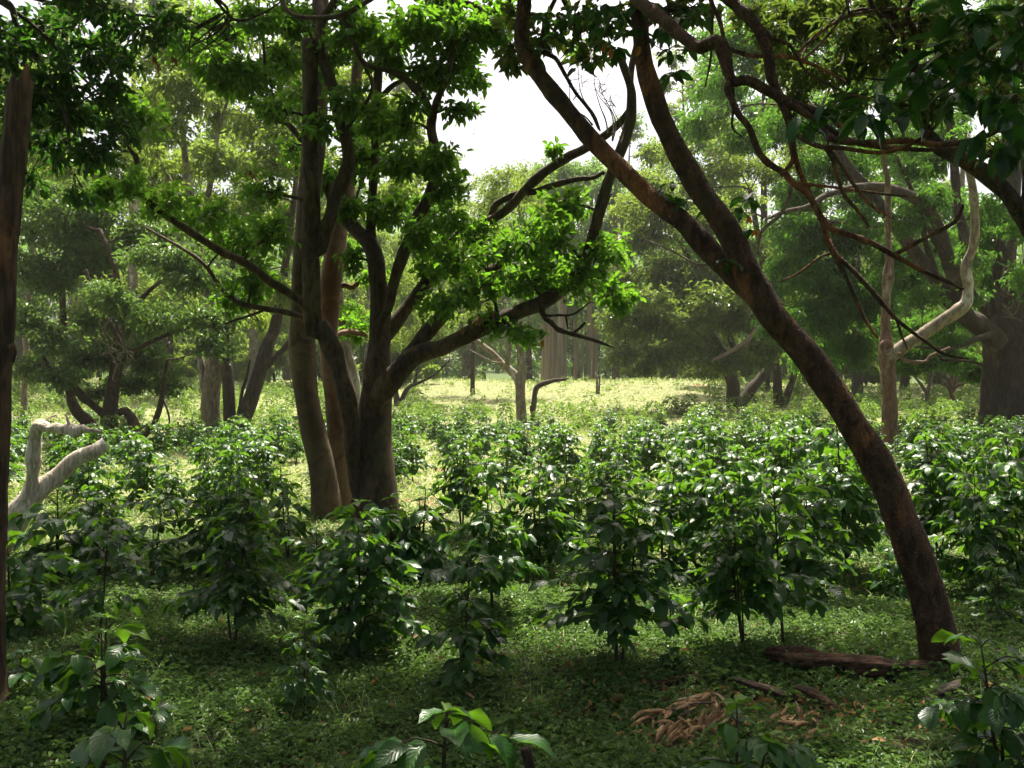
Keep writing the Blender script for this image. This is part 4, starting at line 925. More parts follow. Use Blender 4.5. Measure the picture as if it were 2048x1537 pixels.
T = Tree('curved_tree', 'curved leaning dark trunk just left of and behind the gnarled tree', 'tree', G(198, 892), 'bark_dark', 'greyleaf')
b10 = G(198, 892)[1]
T.limb(D([(204, 900, 26), (196, 875, 24), (178, 847, 26), (162, 832, 24), (149, 815, 22), (140, 785, 18), (133, 721, 17), (128, 671, 16), (126, 620, 13), (125, 562, 11), (135, 480, 8), (140, 400, 5)], b10), 'trunk', 12, .2, .06)
T.limb(D([(130, 700, 8), (110, 690, 9), (95, 690, 8), (80, 700, 5)], b10))
T.crown([(60, 470, 60, 46), (140, 390, 80, 44), (60, 400, 60, 40), (40, 540, 40, 50), (190, 480, 60, 50)], b10, .17, .06, 1.5, 16, 3)
T.done()
T = Tree('thin_tree', 'thin pale straight trunk far off at the left, seen over the grey dead tree', 'tree', G(48, 862), 'bark_pale', 'bgleaf')
b11 = G(48, 862)[1]
T.limb(D([(47, 875, 17), (48, 826, 13), (52, 700, 12), (60, 560, 11), (70, 420, 9), (75, 300, 6)], b11), 'trunk', 10, .3)
T.crown([(60, 350, 90, 50), (130, 330, 80, 46), (20, 300, 70, 60), (100, 250, 80, 60), (60, 170, 80, 70), (210, 360, 70, 40)], b11, .18, .08, 1.7, 18, 5, (.2, .79), yfr=.12)
T.done()
T = Tree('stout_tree', 'stout smooth pale-brown trunk standing on the left of the field, tall hazy crown above', 'tree', G(421, 872), 'bark_pale', 'bgleaf')
b12 = G(421, 872)[1]
T.limb(D([(424, 885, 50), (423, 860, 39), (421, 806, 37), (424, 765, 37), (428, 735, 34), (425, 640, 26), (400, 520, 20), (385, 420, 17), (372, 330, 14), (365, 230, 9), (370, 120, 6)], b12), 'trunk', 16, .3, .05)
T.limb(D([(412, 780, 22), (405, 745, 16), (400, 715, 12), (395, 690, 7)], b12))
T.limb(D([(396, 500, 12), (415, 400, 12), (430, 310, 10), (440, 250, 7), (470, 160, 4)], b12))
T.limb(D([(390, 450, 9), (350, 380, 9), (310, 300, 7), (290, 230, 4)], b12))
T.crown([(250, 330, 70, 44), (300, 320, 60, 40), (350, 160, 60, 50), (440, 220, 60, 50), (250, 240, 60, 50), (330, 260, 76, 52), (420, 130, 86, 60), (310, 120, 80, 54), (440, 330, 76, 42), (370, 350, 66, 42), (520, 255, 60, 50), (480, 60, 76, 54), (300, 190, 60, 50), (380, 210, 50, 40), (450, 420, 60, 40), (300, 370, 60, 40), (370, 40, 80, 50)],
        b12, .20, .085, 1.9, 16, 5, (.25, .79), yfr=.10)
T.done()
T = Tree('forked_tree', 'brown tree forking from the ground into a straight and a leaning trunk', 'tree', G(470, 872), 'bark_mid', 'bgleaf')
b13 = G(470, 872)[1]
T.limb(D([(464, 882, 30), (461, 855, 25), (458, 800, 24), (455, 753, 22), (450, 690, 18), (455, 600, 14), (470, 500, 9)], b13), 'trunk', 14, .25, .06, .05)
T.limb(D([(474, 884, 32), (480, 860, 27), (490, 832, 29), (500, 806, 30), (516, 756, 28), (533, 698, 27), (547, 664, 22), (560, 600, 18), (575, 500, 14), (590, 380, 10), (600, 250, 7)], b13), 'limb', 14, .25, .06, .05)
T.limb(D([(531, 735, 14), (540, 726, 14), (568, 698, 12), (600, 660, 8)], b13))
T.limb(D([(474, 850, 9), (480, 815, 8), (484, 785, 7), (493, 755, 6), (500, 720, 4)], b13))
T.crown([(560, 280, 60, 46), (500, 400, 60, 44), (650, 360, 56, 46), (780, 220, 60, 50), (840, 340, 50, 44), (540, 330, 76, 52), (590, 200, 66, 60), (570, 430, 66, 56), (560, 590, 50, 46), (630, 480, 60, 50), (520, 650, 40, 30), (740, 300, 66, 60), (800, 400, 66, 56), (720, 450, 60, 50), (830, 260, 40, 40), (640, 600, 40, 40), (600, 90, 60, 50), (700, 160, 60, 50)],
        b13 + 1, .20, .085, 1.9, 16, 5, (.3, .79), yfr=.12)
T.done()
T = Tree('spreading_tree', 'dark low-forked tree at the far field edge, just right of the mossy trunk', 'tree', G(797, 812), 'bark_mid', 'bgleaf')
b14 = G(797, 812)[1]
T.limb(D([(796, 818, 16), (794, 800, 13), (790, 780, 11), (780, 740, 8), (770, 690, 5)], b14), 'trunk', 10, .3, .1)
T.limb(D([(800, 812, 13), (808, 790, 10), (818, 775, 8), (840, 765, 6), (870, 750, 4), (900, 720, 3)], b14))
T.crown([(700, 640, 50, 40), (745, 640, 54, 40), (850, 705, 60, 26), (800, 560, 70, 46), (880, 620, 60, 46), (950, 560, 62, 54), (930, 104, 21, 26), (860, 660, 60, 40), (790, 690, 50, 36), (1000, 490, 54, 50), (960, 640, 40, 40)],
        b14, .21, .09, 1.7, 18, 6, (.2, .79), yfr=.14)
T.done()
T = Tree('hazy_tree', 'bright hazy tree filling the bottom of the sky gap above the clearing', 'tree', (G(945, 790)[0], G(945, 790)[1], G(945, 790)[2]), 'bark_mid', 'bgleaf')
b15 = G(945, 790)[1]
T.limb(D([(946, 795, 11), (945, 760, 9), (948, 650, 8), (955, 520, 6), (960, 420, 4)], b15), 'trunk', 8, .3)
T.crown([(1000, 390, 60, 36), (930, 104, 21, 34), (960, 440, 60, 44), (1060, 360, 56, 34), (880, 430, 56, 50), (1020, 470, 60, 40), (900, 520, 60, 50), (860, 340, 50, 50), (1100, 440, 40, 40)],
        b15, .24, .11, 1.6, 18, 6, (.3, .79), yfr=.16)
T.done()

# ------------------------------------------------------------------ grey dead tree on the left
T = Tree('dead_tree', 'pale grey bare dead tree lying in two broken bent limbs on the left', 'dead tree', G(-30, 1118), 'deadwood', twig='twig_pale')
b16 = G(-30, 1118)[1]
T.limb([(-60, 1150, 60, b16), (-25, 1108, 60, b16), (12, 1062, 56, b16), (45, 1018, 50, b16), (72, 986, 44, b16 + .05), (98, 965, 36, b16 + .1), (120, 947, 30, b16 + .15), (154, 917, 29, b16 + .2), (188, 902, 28, b16 + .25), (212, 887, 26, b16 + .3)], 'trunk', 20, .04, .11, .09, cap='flat', label='fallen lower log with a clean cut end')
T.limb(D([(60, 1000, 34), (63, 972, 29), (66, 945, 26), (66, 925, 29), (68, 905, 26), (70, 880, 25), (72, 862, 26), (77, 851, 24), (88, 852, 20), (100, 858, 18), (112, 856, 21), (127, 860, 18), (141, 858, 20), (155, 863, 24), (166, 858, 19), (176, 861, 13), (186, 861, 9), (205, 865, 4)], b16, b16 - .4), 'limb', 18, .035, .16, .08, cap='jag', label='upright limb bent sharply to the right at its top')
T.limb(D([(150, 866, 14), (152, 873, 9), (150, 880, 4)], b16 - .3), 'stub', 8, .04, .1)
T.limb(D([(88, 846, 5), (96, 838, 5), (105, 833, 4), (113, 831, 3)], b16 - .1), 'twig', 6, .04)
T.limb(D([(140, 855, 7), (136, 842, 6), (131, 828, 3)], b16 - .3), 'twig', 6, .04)
T.done()

# ------------------------------------------------------------------ trees of the wood edge, behind the field
edge = [  # px, distance, height, crown half-width m, clumps, leaf, label
    (150, 60, 25, 6.5, 20, 'bgleaf', 'hazy tall tree of the wood edge above the thin pale trunk at far left'),
    (265, 52, 23, 5.0, 18, 'bgleaf', 'hazy tall tree of the wood edge rising behind the gnarled dark tree'),
    (340, 74, 29, 7.0, 20, 'farleaf', 'darker hazy tree of the wood edge between the gnarled and the stout trees'),
    (505, 70, 28, 6.0, 20, 'bgleaf', 'hazy tall tree of the wood edge rising behind the brown forked tree'),
    (620, 80, 30, 6.5, 20, 'farleaf', 'hazy tree of the wood edge straight behind the smooth straight trunks'),
    (735, 76, 27, 5.5, 18, 'bgleaf', 'bright hazy tree seen between the russet trunk and the dark mossy tree'),
    (820, 96, 30, 6.0, 18, 'bgleaf', 'pale hazy tree of the wood edge at the left rim of the sky gap'),
    (930, 104, 21, 6.0, 16, 'bgleaf', 'low hazy tree of the wood edge under the left half of the sky gap'),
    (1040, 108, 21, 6.5, 16, 'farleaf', 'low hazy tree of the wood edge under the middle of the sky gap'),
    (1150, 112, 22, 6.0, 16, 'farleaf', 'bluish hazy tree rising right above the slim far trunks'),
    (1262, 94, 25, 6.0, 18, 'farleaf', 'hazy tree of the wood edge left above the low spreading tree'),
    (1345, 84, 28, 6.0, 20, 'bgleaf', 'yellowish hazy tree of the wood edge above the low spreading tree'),
    (1440, 88, 31, 7.0, 20, 'bgleaf', 'yellowish hazy tree seen between the two forks and the hanging limbs'),
    (1530, 62, 25, 6.0, 20, 'fineleaf', 'green tree of the wood edge seen right of the leaning trunk, under the hanging limbs'),
    (1625, 70, 28, 6.5, 20, 'bgleaf', 'hazy tree of the wood edge behind the drooping green curtain of leaves'),
    (1715, 56, 24, 5.5, 20, 'fineleaf', 'green tree of the wood edge left of the slender orange tree'),
    (1810, 66, 27, 6.0, 20, 'fineleaf', 'green tree of the wood edge right of the slender orange tree'),
    (1905, 74, 27, 6.0, 18, 'bgleaf', 'hazy tree of the wood edge behind the crooked pale right arm'),
    (2010, 60, 25, 6.0, 18, 'fineleaf', 'green tree of the wood edge behind the huge right-hand tree'),
    (40, 76, 27, 7.0, 18, 'farleaf', 'hazy tree of the wood edge right beside the broken trunk at far left'),
]
for px, d, hgt, hw, nc, lf, lab in edge:
    x = (px - 1024) / F * d
    gz = float(ground_z(x, d))
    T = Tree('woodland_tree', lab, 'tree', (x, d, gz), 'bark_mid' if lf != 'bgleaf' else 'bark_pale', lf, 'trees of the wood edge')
    def W_(z, dx=0.0): return px + dx, 768.5 - (gz + z - H) / d * F
    k = F / d
    sx = rng.uniform(-1, 1) * k
    T.limb([(*W_(-.3), .9 * k, d), (*W_(.6), .62 * k, d), (*W_(hgt * .3, sx * .4), .5 * k, d), (*W_(hgt * .55, sx), .36 * k, d), (*W_(hgt * .8, sx * 1.3), .2 * k, d), (*W_(hgt * .95, sx), .06 * k, d)], 'trunk', 10, .8)
    cl = []
    for q in range(nc):
        f = (q + rng.uniform(0, 1)) / nc
        zz = hgt * (.16 + .84 * f)
        prof = math.sin(min(1, f * .9 + .12) * math.pi) ** .6
        ox = rng.uniform(-1, 1) * hw * prof
        r = rng.uniform(.20, .36) * hw * (1.15 - .3 * f)
        cl.append((px + ox * k, W_(zz)[1], r * k, r * .68 * k, d + rng.uniform(-.7, .7) * hw * prof, rng.normal(0, .12)))
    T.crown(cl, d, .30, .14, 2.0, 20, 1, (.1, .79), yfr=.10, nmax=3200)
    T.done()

# ------------------------------------------------------------------ far woods closing the view
def far_wood(name, label, x0, x1, d0, d1, n, zlo, zhi, size, mat, seed):
    r = np.random.default_rng(seed)
    bL, bT = Buf(), Buf()
    for q in range(n):
        px = r.uniform(x0, x1); d = r.uniform(d0, d1)
        x = (px - 1024) / F * d
        gz = float(ground_z(x, d)); hgt = r.uniform(zlo, zhi)
        tube(bT, [[x, d, gz - .5], [x + r.normal(0, .3), d, gz + hgt * .4], [x + r.normal(0, .8), d, gz + hgt * .85]], [hgt * .016 + .08, hgt * .011 + .05, .04], 6, 2.0, .05)
        for c in range(9):
            cc = np.array([x + r.normal(0, hgt * .16), d + r.normal(0, hgt * .12), gz + hgt * (r.uniform(.12, 1.0))])
            rad = hgt * r.uniform(.09, .17) * np.array([1.25, 1.25, .8])
            k = int(260 * (size / .5) ** -1)
            u = unit(r.normal(0, 1, (k, 3)))
            pp = cc + u * rad * r.uniform(.45, 1.05, (k, 1))
            dr = u + r.normal(0, .5, (k, 3)) + [0, 0, -.3]
            nm = np.array([0, 0, 1.0]) + r.normal(0, .5, (k, 3))
            s = size * r.uniform(.6, 1.2, k)
            leaves(bL, pp, dr, nm, s, s * .45, np.clip(r.uniform(.1, .79, k) + r.normal(0, .12), 0, 1), .3)
    o = bL.build(name, M[mat], smooth=False)
    tag(o, label, 'wood', kind='stuff')
    t_ = bT.build('trunks', M['bark_mid'], o)
    t_['kind'] = 'stuff'


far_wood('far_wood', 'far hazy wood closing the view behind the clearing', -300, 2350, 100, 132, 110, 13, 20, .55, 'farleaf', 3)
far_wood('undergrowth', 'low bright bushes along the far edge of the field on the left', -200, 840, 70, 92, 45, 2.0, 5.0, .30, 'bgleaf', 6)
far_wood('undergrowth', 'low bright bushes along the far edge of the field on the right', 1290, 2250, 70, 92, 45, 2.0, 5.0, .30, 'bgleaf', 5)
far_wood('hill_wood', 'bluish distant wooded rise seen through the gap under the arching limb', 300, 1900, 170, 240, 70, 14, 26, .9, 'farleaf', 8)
# ------------------------------------------------------------------ coffee bushes
def coffee_mesh(h, nst, dens, spread, leafL, seed, low=.25):
    """stems and foliage of one bush of height h standing at the origin"""
    global rng
    keep = rng
    rng = np.random.default_rng(seed)
    sb, lb = Buf(), Buf()
    pos, dr, LL, ti, dp = [], [], [], [], []
    for s in range(nst):
        a = rng.uniform(0, 6.28)
        hh = h * (1.0 if s == 0 else rng.uniform(.62, .95))
        off = np.array([math.cos(a), math.sin(a), 0]) * rng.uniform(.02, .05)
        lean = np.array([math.cos(a), math.sin(a), 0]) * rng.uniform(.02, .12) * hh
        pts = [off * .4, off + lean * .25 + [0, 0, hh * .33], off + lean * .6 + [0, 0, hh * .68], off + lean + [0, 0, hh]]
        p_, r_ = tube(sb, pts, [.011, .009, .007, .0035], 7, .07, .06)
        z = hh * low * rng.uniform(.8, 1.2)
        az = rng.uniform(0, 6.28)
        while z < hh * .99:
            j = int(np.argmin(np.abs(p_[:, 2] - z)))
            c = p_[j]
            f = (z / hh)
            az += 1.57 + rng.normal(0, .25)
            for sd in (0, math.pi):
                if rng.random() > dens: continue
                ln = spread * (math.sin(min(1.0, (f - .05) * 1.35) * 2.6) * .75 + .28) * rng.uniform(.6, 1.15) * (1.0 if f < .85 else .55)
                aa = az + sd + rng.normal(0, .2)
                out = np.array([math.cos(aa), math.sin(aa), 0])
                rise = rng.uniform(-.25, .25) + (.35 if f > .7 else -.05)
                e = c + out * ln + [0, 0, ln * rise - .12 * ln]
                md = c + out * ln * .5 + [0, 0, ln * rise * .6 + .03]
                q_, _ = tube(sb, [c, md, e], [.0045, .0035, .0018], 5, .06, .0)
                npair = max(1, int(round(ln / .075)))
                for k in range(npair):
                    t = (k + 1) / npair
                    b = c * (1 - t) ** 2 + 2 * md * t * (1 - t) + e * t * t
                    for s2 in (-1, 1):
                        if rng.random() > .93: continue
                        side = np.array([-out[1], out[0], 0]) * s2
                        d = unit(side * rng.uniform(.5, 1.0) + out * rng.uniform(.5, 1.1) + [0, 0, rng.uniform(-.48, .28)])
                        pos.append(b); dr.append(d); LL.append(leafL * rng.uniform(.65, 1.15) * (.78 if f > .93 else 1)); ti.append(rng.uniform(.0, .7) if f < .85 else rng.uniform(.3, .9)); dp.append(rng.uniform(.15, .95))
                d = unit(out + [0, 0, rng.uniform(-.4, .2)])
                pos.append(e); dr.append(d); LL.append(leafL * rng.uniform(.6, 1.05)); ti.append(rng.uniform(.1, .8)); dp.append(rng.uniform(.2, .9))
            z += .085 * rng.uniform(.75, 1.3)
        for k in range(4):
            aa = rng.uniform(0, 6.28)
            pos.append(p_[-1]); dr.append(unit(np.array([math.cos(aa), math.sin(aa), rng.uniform(.1, .9)]))); LL.append(leafL * rng.uniform(.4, .8)); ti.append(rng.uniform(.7, 1)); dp.append(.5)
    n = len(pos)
    nm = np.array([0, 0, 1.0]) + rng.normal(0, .28, (n, 3))
    LL = np.array(LL)
    big_leaves(lb, np.array(pos), np.array(dr), nm, LL, LL * rng.uniform(.42, .52, n), np.array(ti), np.array(dp))
    rng = keep
    return sb, lb


class Bush:
    """one kind of bush, copied wherever it grows"""
    def __init__(s, *a):
        s.h = a[0]
        s.sb, s.lb = coffee_mesh(*a)
        s.sm = s.lm = None

    def put(s, p, h, rot, label, group):
        e = thing('coffee_bush', label, 'coffee bush', p, group)
        k = h / s.h
        e.scale = (k * rng.uniform(.92, 1.1), k * rng.uniform(.92, 1.1), k); e.rotation_euler = (rng.normal(0, .04), rng.normal(0, .04), rot)
        if s.sm is None:
            s.sm = s.sb.build('stems', M['stem'], e); s.lm = s.lb.build('foliage', M['coffee'], e)
        else:
            for m_ in (s.sm, s.lm):
                c = m_.copy(); COL.objects.link(c); c.parent = e
        return e


#              height stems dens spread leaf seed low
full = [Bush(1.30, 3, .92, .40, .165, 11, .30), Bush(1.20, 3, .92, .42, .160, 12, .24), Bush(1.40, 3, .90, .40, .172, 13, .36), Bush(1.25, 3, .90, .43, .170, 14, .28), Bush(1.35, 4, .82, .38, .160, 15, .38), Bush(1.15, 3, .92, .43, .162, 16, .22), Bush(1.30, 2, .85, .44, .172, 17, .28), Bush(1.22, 4, .82, .38, .152, 18, .34)]
thin = [Bush(1.05, 2, .70, .30, .165, 21, .2), Bush(1.0, 2, .6, .26, .155, 22, .25), Bush(1.15, 1, .85, .36, .175, 23, .34)]
low_ = [Bush(.38, 1, .95, .22, .185, 31, .35), Bush(.34, 2, .9, .20, .170, 32, .2), Bush(.42, 2, .9, .24, .190, 33, .3)]
mid_ = [Bush(.66, 2, .9, .32, .170, 41, .25), Bush(.72, 2, .85, .34, .180, 42, .3), Bush(.62, 3, .85, .30, .165, 43, .25)]

GN = 'coffee bushes standing in the shaded foreground'
near = [
    # base px, base py, top py, kind, label
    (1237, 1335, 985, full[0], 'tall coffee bush on a single dark stem in the foreground right of centre'),
    (915, 1385, 1105, thin[0], 'open coffee bush with big hanging leaves on two bare stems, lower centre'),
    (722, 1312, 1010, full[3], 'coffee bush on two thin stems in front of the dark mossy tree trunks'),
    (466, 1300, 1010, full[0], 'leafy coffee bush with several thin stems over a dark patch of ground, left foreground'),
    (192, 1290, 1050, thin[2], 'narrow coffee bush on a dark stem behind another one at the lower left'),
    (212, 1470, 1245, full[5], 'drooping wide coffee bush low at the lower left, near the broken trunk'),
    (608, 1425, 1245, thin[1], 'small sparse coffee sapling with few leaves, lower left of centre'),
    (985, 1235, 935, full[2], 'tall dark coffee bush behind the open lower-centre one'),
    (1568, 1305, 975, thin[2], 'tall long-stemmed coffee bush rising behind the left end of the rotten log'),
    (1490, 1315, 1020, full[4], 'coffee bush with dark stem and one hanging leaf left of the rotten log'),
    (1466, 1170, 925, full[1], 'dense coffee bush between the centre and the rotten log, further back'),
    (1697, 1150, 860, full[2], 'coffee bush whose bare stem shows just left of the leaning trunk'),
    (35, 1285, 1085, full[1], 'dark coffee bush beside the broken trunk at the left edge'),
    (880, 1625, 1418, low_[0], 'low coffee seedling with large arching leaves cut by the bottom edge, left of the stick'),
    (245, 1650, 1462, low_[1], 'glossy coffee seedling at the bottom left edge of the photo'),
    (1490, 1650, 1412, low_[2], 'glossy coffee seedling growing among the brown pods at the bottom'),
    (2010, 1560, 1290, low_[2], 'coffee bush in the bottom right corner'),
    (30, 1400, 1310, low_[0], 'tiny coffee seedling with drooping leaves behind the broken trunk foot'),
    (1345, 1345, 1300, low_[1], 'tiny coffee seedling in the ground cover left of the rotten log'),
    (1340, 1270, 1195, low_[0], 'small coffee seedling with shiny leaves right of the single-stemmed bush'),
    (1960, 1190, 940, full[3], 'coffee bush right of the leaning trunk with shiny wavy leaves'),
    (1880, 1130, 880, full[0], 'dense coffee bush touching the right side of the leaning trunk'),
    (2040, 1150, 880, full[5], 'coffee bush cut by the right edge of the photo'),
    (1795, 1200, 1085, low_[2], 'low coffee bush with shiny leaves peeping from behind the leaning trunk'),
    (2000, 1260, 1120, thin[0], 'sparse coffee bush low on the right beyond the leaning trunk foot'),
    (1080, 1160, 930, full[3], 'coffee bush in the gap right of the tall dark centre one'),
    (848, 1150, 985, full[4], 'small coffee bush at the foot of the dark mossy tree'),
    (640, 1180, 1060, low_[2], 'low coffee bush left of the two-stemmed bush before the mossy tree'),
    (578, 1125, 930, thin[1], 'thin sparse coffee sapling standing alone left of the smooth trunk foot'),
    (300, 1175, 985, thin[0], 'open coffee bush behind the lower left bushes, near the small stump'),
    (118, 1165, 990, full[3], 'coffee bush in front of the grey dead tree'),
    (415, 1165, 965, full[1], 'coffee bush behind the several-stemmed left foreground bush'),
    (500, 1160, 960, full[4], 'coffee bush at the edge of the sunny patch left of the smooth trunk'),
    (1330, 1160, 930, full[5], 'coffee bush behind the single-stemmed one, toward the sunny patch'),
    (1600, 1200, 960, full[3], 'leafy coffee bush behind the long-stemmed one by the rotten log'),
    (775, 1150, 1000, full[0], 'coffee bush hiding the foot of the dark mossy tree'),
    (190, 1160, 1010, full[5], 'coffee bush right of the foot of the grey dead log'),
]
used = []
for bx, by, ty, kind, lab in near:
    p = G(bx, min(by, 1535)) if by <= 1535 else None
    if p is None:
        d = F * H / (by - 768.5); p = np.array([(bx - 1024) / F * d, d, float(ground_z((bx - 1024) / F * d, d))])
    h = (by - ty) / F * p[1]
    if h < .48 and kind not in low_: kind = low_[len(used) % 3]
    elif .48 <= h < .84 and kind not in thin: kind = mid_[len(used) % 3]
    kind.put(p, h * 1.02, rng.uniform(0, 6.28), lab, GN)
    used.append(p[:2])

avoid = [(G(x, y)[:2], r) for x, y, r in ((1779, 908, .5), (750, 1046, .75), (655, 1043, .5), (690, 1035, .5), (-8, 1432, .3), (1883, 1345, .3), (0, 1090, .9), (1779, 884, .4), (2030, 872, 1.5), (225, 902, .8), (1044, 850, .5), (1067, 850, .4), (421, 872, .6), (470, 872, .7), (198, 892, .4))]
bare = [((580, 1010), 34, 26), ((330, 1005), 40, 26), ((1150, 905), 28, 50), ((990, 960), 30, 40), ((850, 930), 20, 30), ((1340, 1035), 40, 22), ((300, 1085), 60, 40), ((1240, 960), 16, 20)]
cand = []
for row in np.arange(8.6, 40, 1.22):
    for cx in np.arange(-.60 * row, .60 * row, 1.16):
        x, y = cx + rng.normal(0, .26), row + rng.normal(0, .26)
        if abs(x) > .545 * y: continue
        q = np.array([x, y])
        if min(np.linalg.norm(q - u) for u in used) < .85: continue
        if any(np.linalg.norm(q - c) < r for c, r in avoid): continue
        z = float(ground_z(x, y))
        px, py = 1024 + x / y * F, 768.5 + (H - z) / y * F
        if any(((px - c[0]) / rx) ** 2 + ((py - c[1]) / ry) ** 2 < 1 for c, rx, ry in bare): continue
        if 540 < px < 800 and y < 13.4: continue
        if len(cand) > 262: break
        keep_p = (.56 if px < 1200 else .70) if y < 17 else ((.70 if px < 1200 else .78) if y < 26 else (.58 if px < 1250 else .72))
        if 1100 < px < 1400 and y > 33: keep_p = .35
        if rng.random() > keep_p: continue
        cand.append((x, y, z, px, py))
cand.sort(key=lambda c: c[1])
cols = [(-1e9, 140, 'left of the gnarled dark tree'), (140, 330, 'before the gnarled dark tree'), (330, 560, 'before the stout pale trunk'), (560, 860, 'around the many-stemmed dark tree'),
        (860, 1150, 'below the small pale tree'), (1150, 1420, 'below the bright far bank'), (1420, 1700, 'below the low spreading tree'),
        (1700, 1870, 'before the slender orange tree'), (1870, 1e9, 'before the huge right-hand tree')]
bands = [(0, 12.5, 'in the near rows'), (12.5, 19, 'in the middle rows'), (19, 60, 'in the far rows')]
cell = {}
for c in cand[:262]:
    ci = next(i for i, q in enumerate(cols) if q[0] <= c[3] < q[1]); bi = next(i for i, q in enumerate(bands) if q[0] <= c[1] < q[1])
    cell.setdefault((ci, bi), []).append(c)
for (ci, bi), cs in sorted(cell.items()):
    names = {}
    def claim(k, word):
        if k not in names: names[k] = word
    n = len(cs)
    if n > 1:
        claim(min(range(n), key=lambda i: cs[i][3]), 'leftmost'); claim(max(range(n), key=lambda i: cs[i][3]), 'rightmost')
    if n > 3:
        k = min((i for i in range(n) if i not in names), key=lambda i: cs[i][1]); claim(k, 'nearest')
        k = max((i for i in range(n) if i not in names), key=lambda i: cs[i][1]); claim(k, 'farthest')
    for i, (x, y, z, px, py) in enumerate(cs):
        w_ = names.get(i, 'lone' if n == 1 else 'inner')
        lab = f'{w_} coffee bush {bands[bi][2]} {cols[ci][2]}'
        kd = full[int(rng.integers(len(full)))]
        h = (rng.uniform(.75, 1.15) if px < 1200 else rng.uniform(.95, 1.32)) if y < 22 else rng.uniform(.6, 1.05)
        kd.put((x, y, z - .02), h, rng.uniform(0, 6.28), lab, f'coffee bushes {bands[bi][2]} of the field')

# ------------------------------------------------------------------ ground cover
def scatter(n, d0, d1, power=1.0, wide=.70):
    """random ground points, denser near the camera"""
    u = rng.random(n)
    d = (d0 ** (2 - power) + u * (d1 ** (2 - power) - d0 ** (2 - power))) ** (1 / (2 - power)) if power != 2 else d0 * (d1 / d0) ** u
    x = rng.uniform(-1, 1, n) * wide * d + rng.uniform(-.6, .6, n)
    return x, d


def pnoise(x, y, s, k):
    return (np.sin(x * s + k) * np.sin(y * s * 1.1 + 2 * k) + .6 * np.sin(x * s * 2.3 + y * s * 1.7 + k) + .4 * np.sin(x * s * 4.1 - y * s * 3.3 + 3 * k)) / 2


hb = Buf()
N = 370000
x, d = scatter(N, 3.6, 16, 1.35)
pn = pnoise(x, d, 2.2, 1.0) + .5 * pnoise(x, d, 7, 4.0)
keep = (rng.random(N) < np.clip(.78 + .55 * pn, .12, 1)) & (rng.random(N) < np.clip((17 - d) / 6, 0, 1))
bare_near = (((x - G(1560, 1400)[0]) / .75) ** 2 + ((d - G(1560, 1400)[1]) / .28) ** 2 < 1) & (rng.random(N) < .6)
keep &= ~bare_near
x, d, pn = x[keep], d[keep], pn[keep]
for fx, fr, fn in ((G(1883, 1345), .34, 1500), (G(-8, 1432), .3, 900), (G(1700, 1372), .7, 1600)):
    a_ = rng.uniform(0, 6.28, fn); r_ = fr * np.sqrt(rng.uniform(.12, 1, fn))
    x = np.concatenate([x, fx[0] + np.cos(a_) * r_ * 1.3]); d = np.concatenate([d, fx[1] + np.sin(a_) * r_ * .8]); pn = np.concatenate([pn, rng.uniform(.1, 1.0, fn)])
n = len(x)
hh = np.clip(.045 + .035 * pn + rng.exponential(.018, n), .004, .16)
z = ground_z(x, d) + hh * rng.uniform(.1, 1, n)
an = rng.uniform(0, 6.28, n)
dr = np.stack([np.cos(an), np.sin(an), rng.uniform(-.25, .75, n)], 1)
nm = np.array([0, 0, 1.0]) + rng.normal(0, .45, (n, 3))
L = rng.uniform(.020, .050, n) * (1 + .25 * pn)
leaves(hb, np.stack([x, d, z], 1), dr, nm, L, L * rng.uniform(.38, .6, n), np.clip(rng.uniform(.05, .75, n) + .18 * pn, 0, 1), .3)
o = hb.build('ground_cover', M['herb'], smooth=False)
tag(o, 'low leafy green herbs carpeting the shaded ground', 'ground cover', kind='stuff')

wb = Buf()
nt_ = 6000
x, d = scatter(nt_, 11, 80, 1.25, .66)
k = rng.random(nt_) < np.clip(.62 + .6 * pnoise(x, d, .9, 3.0), .1, 1) * sstep(10, 15, d)
for xx, yy in zip(x[k], d[k]):
    m_ = int(rng.integers(10, 26)); hh = rng.uniform(.10, .42) * (1 if yy < 40 else 1.3); rr = rng.uniform(.08, .24)
    a_ = rng.uniform(0, 6.28, m_); q_ = rng.uniform(.15, 1, m_)
    pp = np.stack([xx + np.cos(a_) * rr * q_, yy + np.sin(a_) * rr * q_, np.zeros(m_)], 1)
    pp[:, 2] = ground_z(pp[:, 0], pp[:, 1]) + hh * rng.uniform(.1, 1, m_) * (1.1 - .6 * q_)
    dr = np.stack([np.cos(a_), np.sin(a_), rng.uniform(-.3, .7, m_)], 1)
    L = rng.uniform(.05, .10, m_) * (1 + yy / 80)
    leaves(wb, pp, dr, np.array([0, 0, 1.0]) + rng.normal(0, .45, (m_, 3)), L, L * .45, np.clip(rng.uniform(.1, .75, m_) + rng.normal(0, .15), 0, 1), .35)
o = wb.build('field_weeds', M['weed'], smooth=False)
tag(o, 'pale green weeds scattered through the sunlit field', 'weeds', kind='stuff')

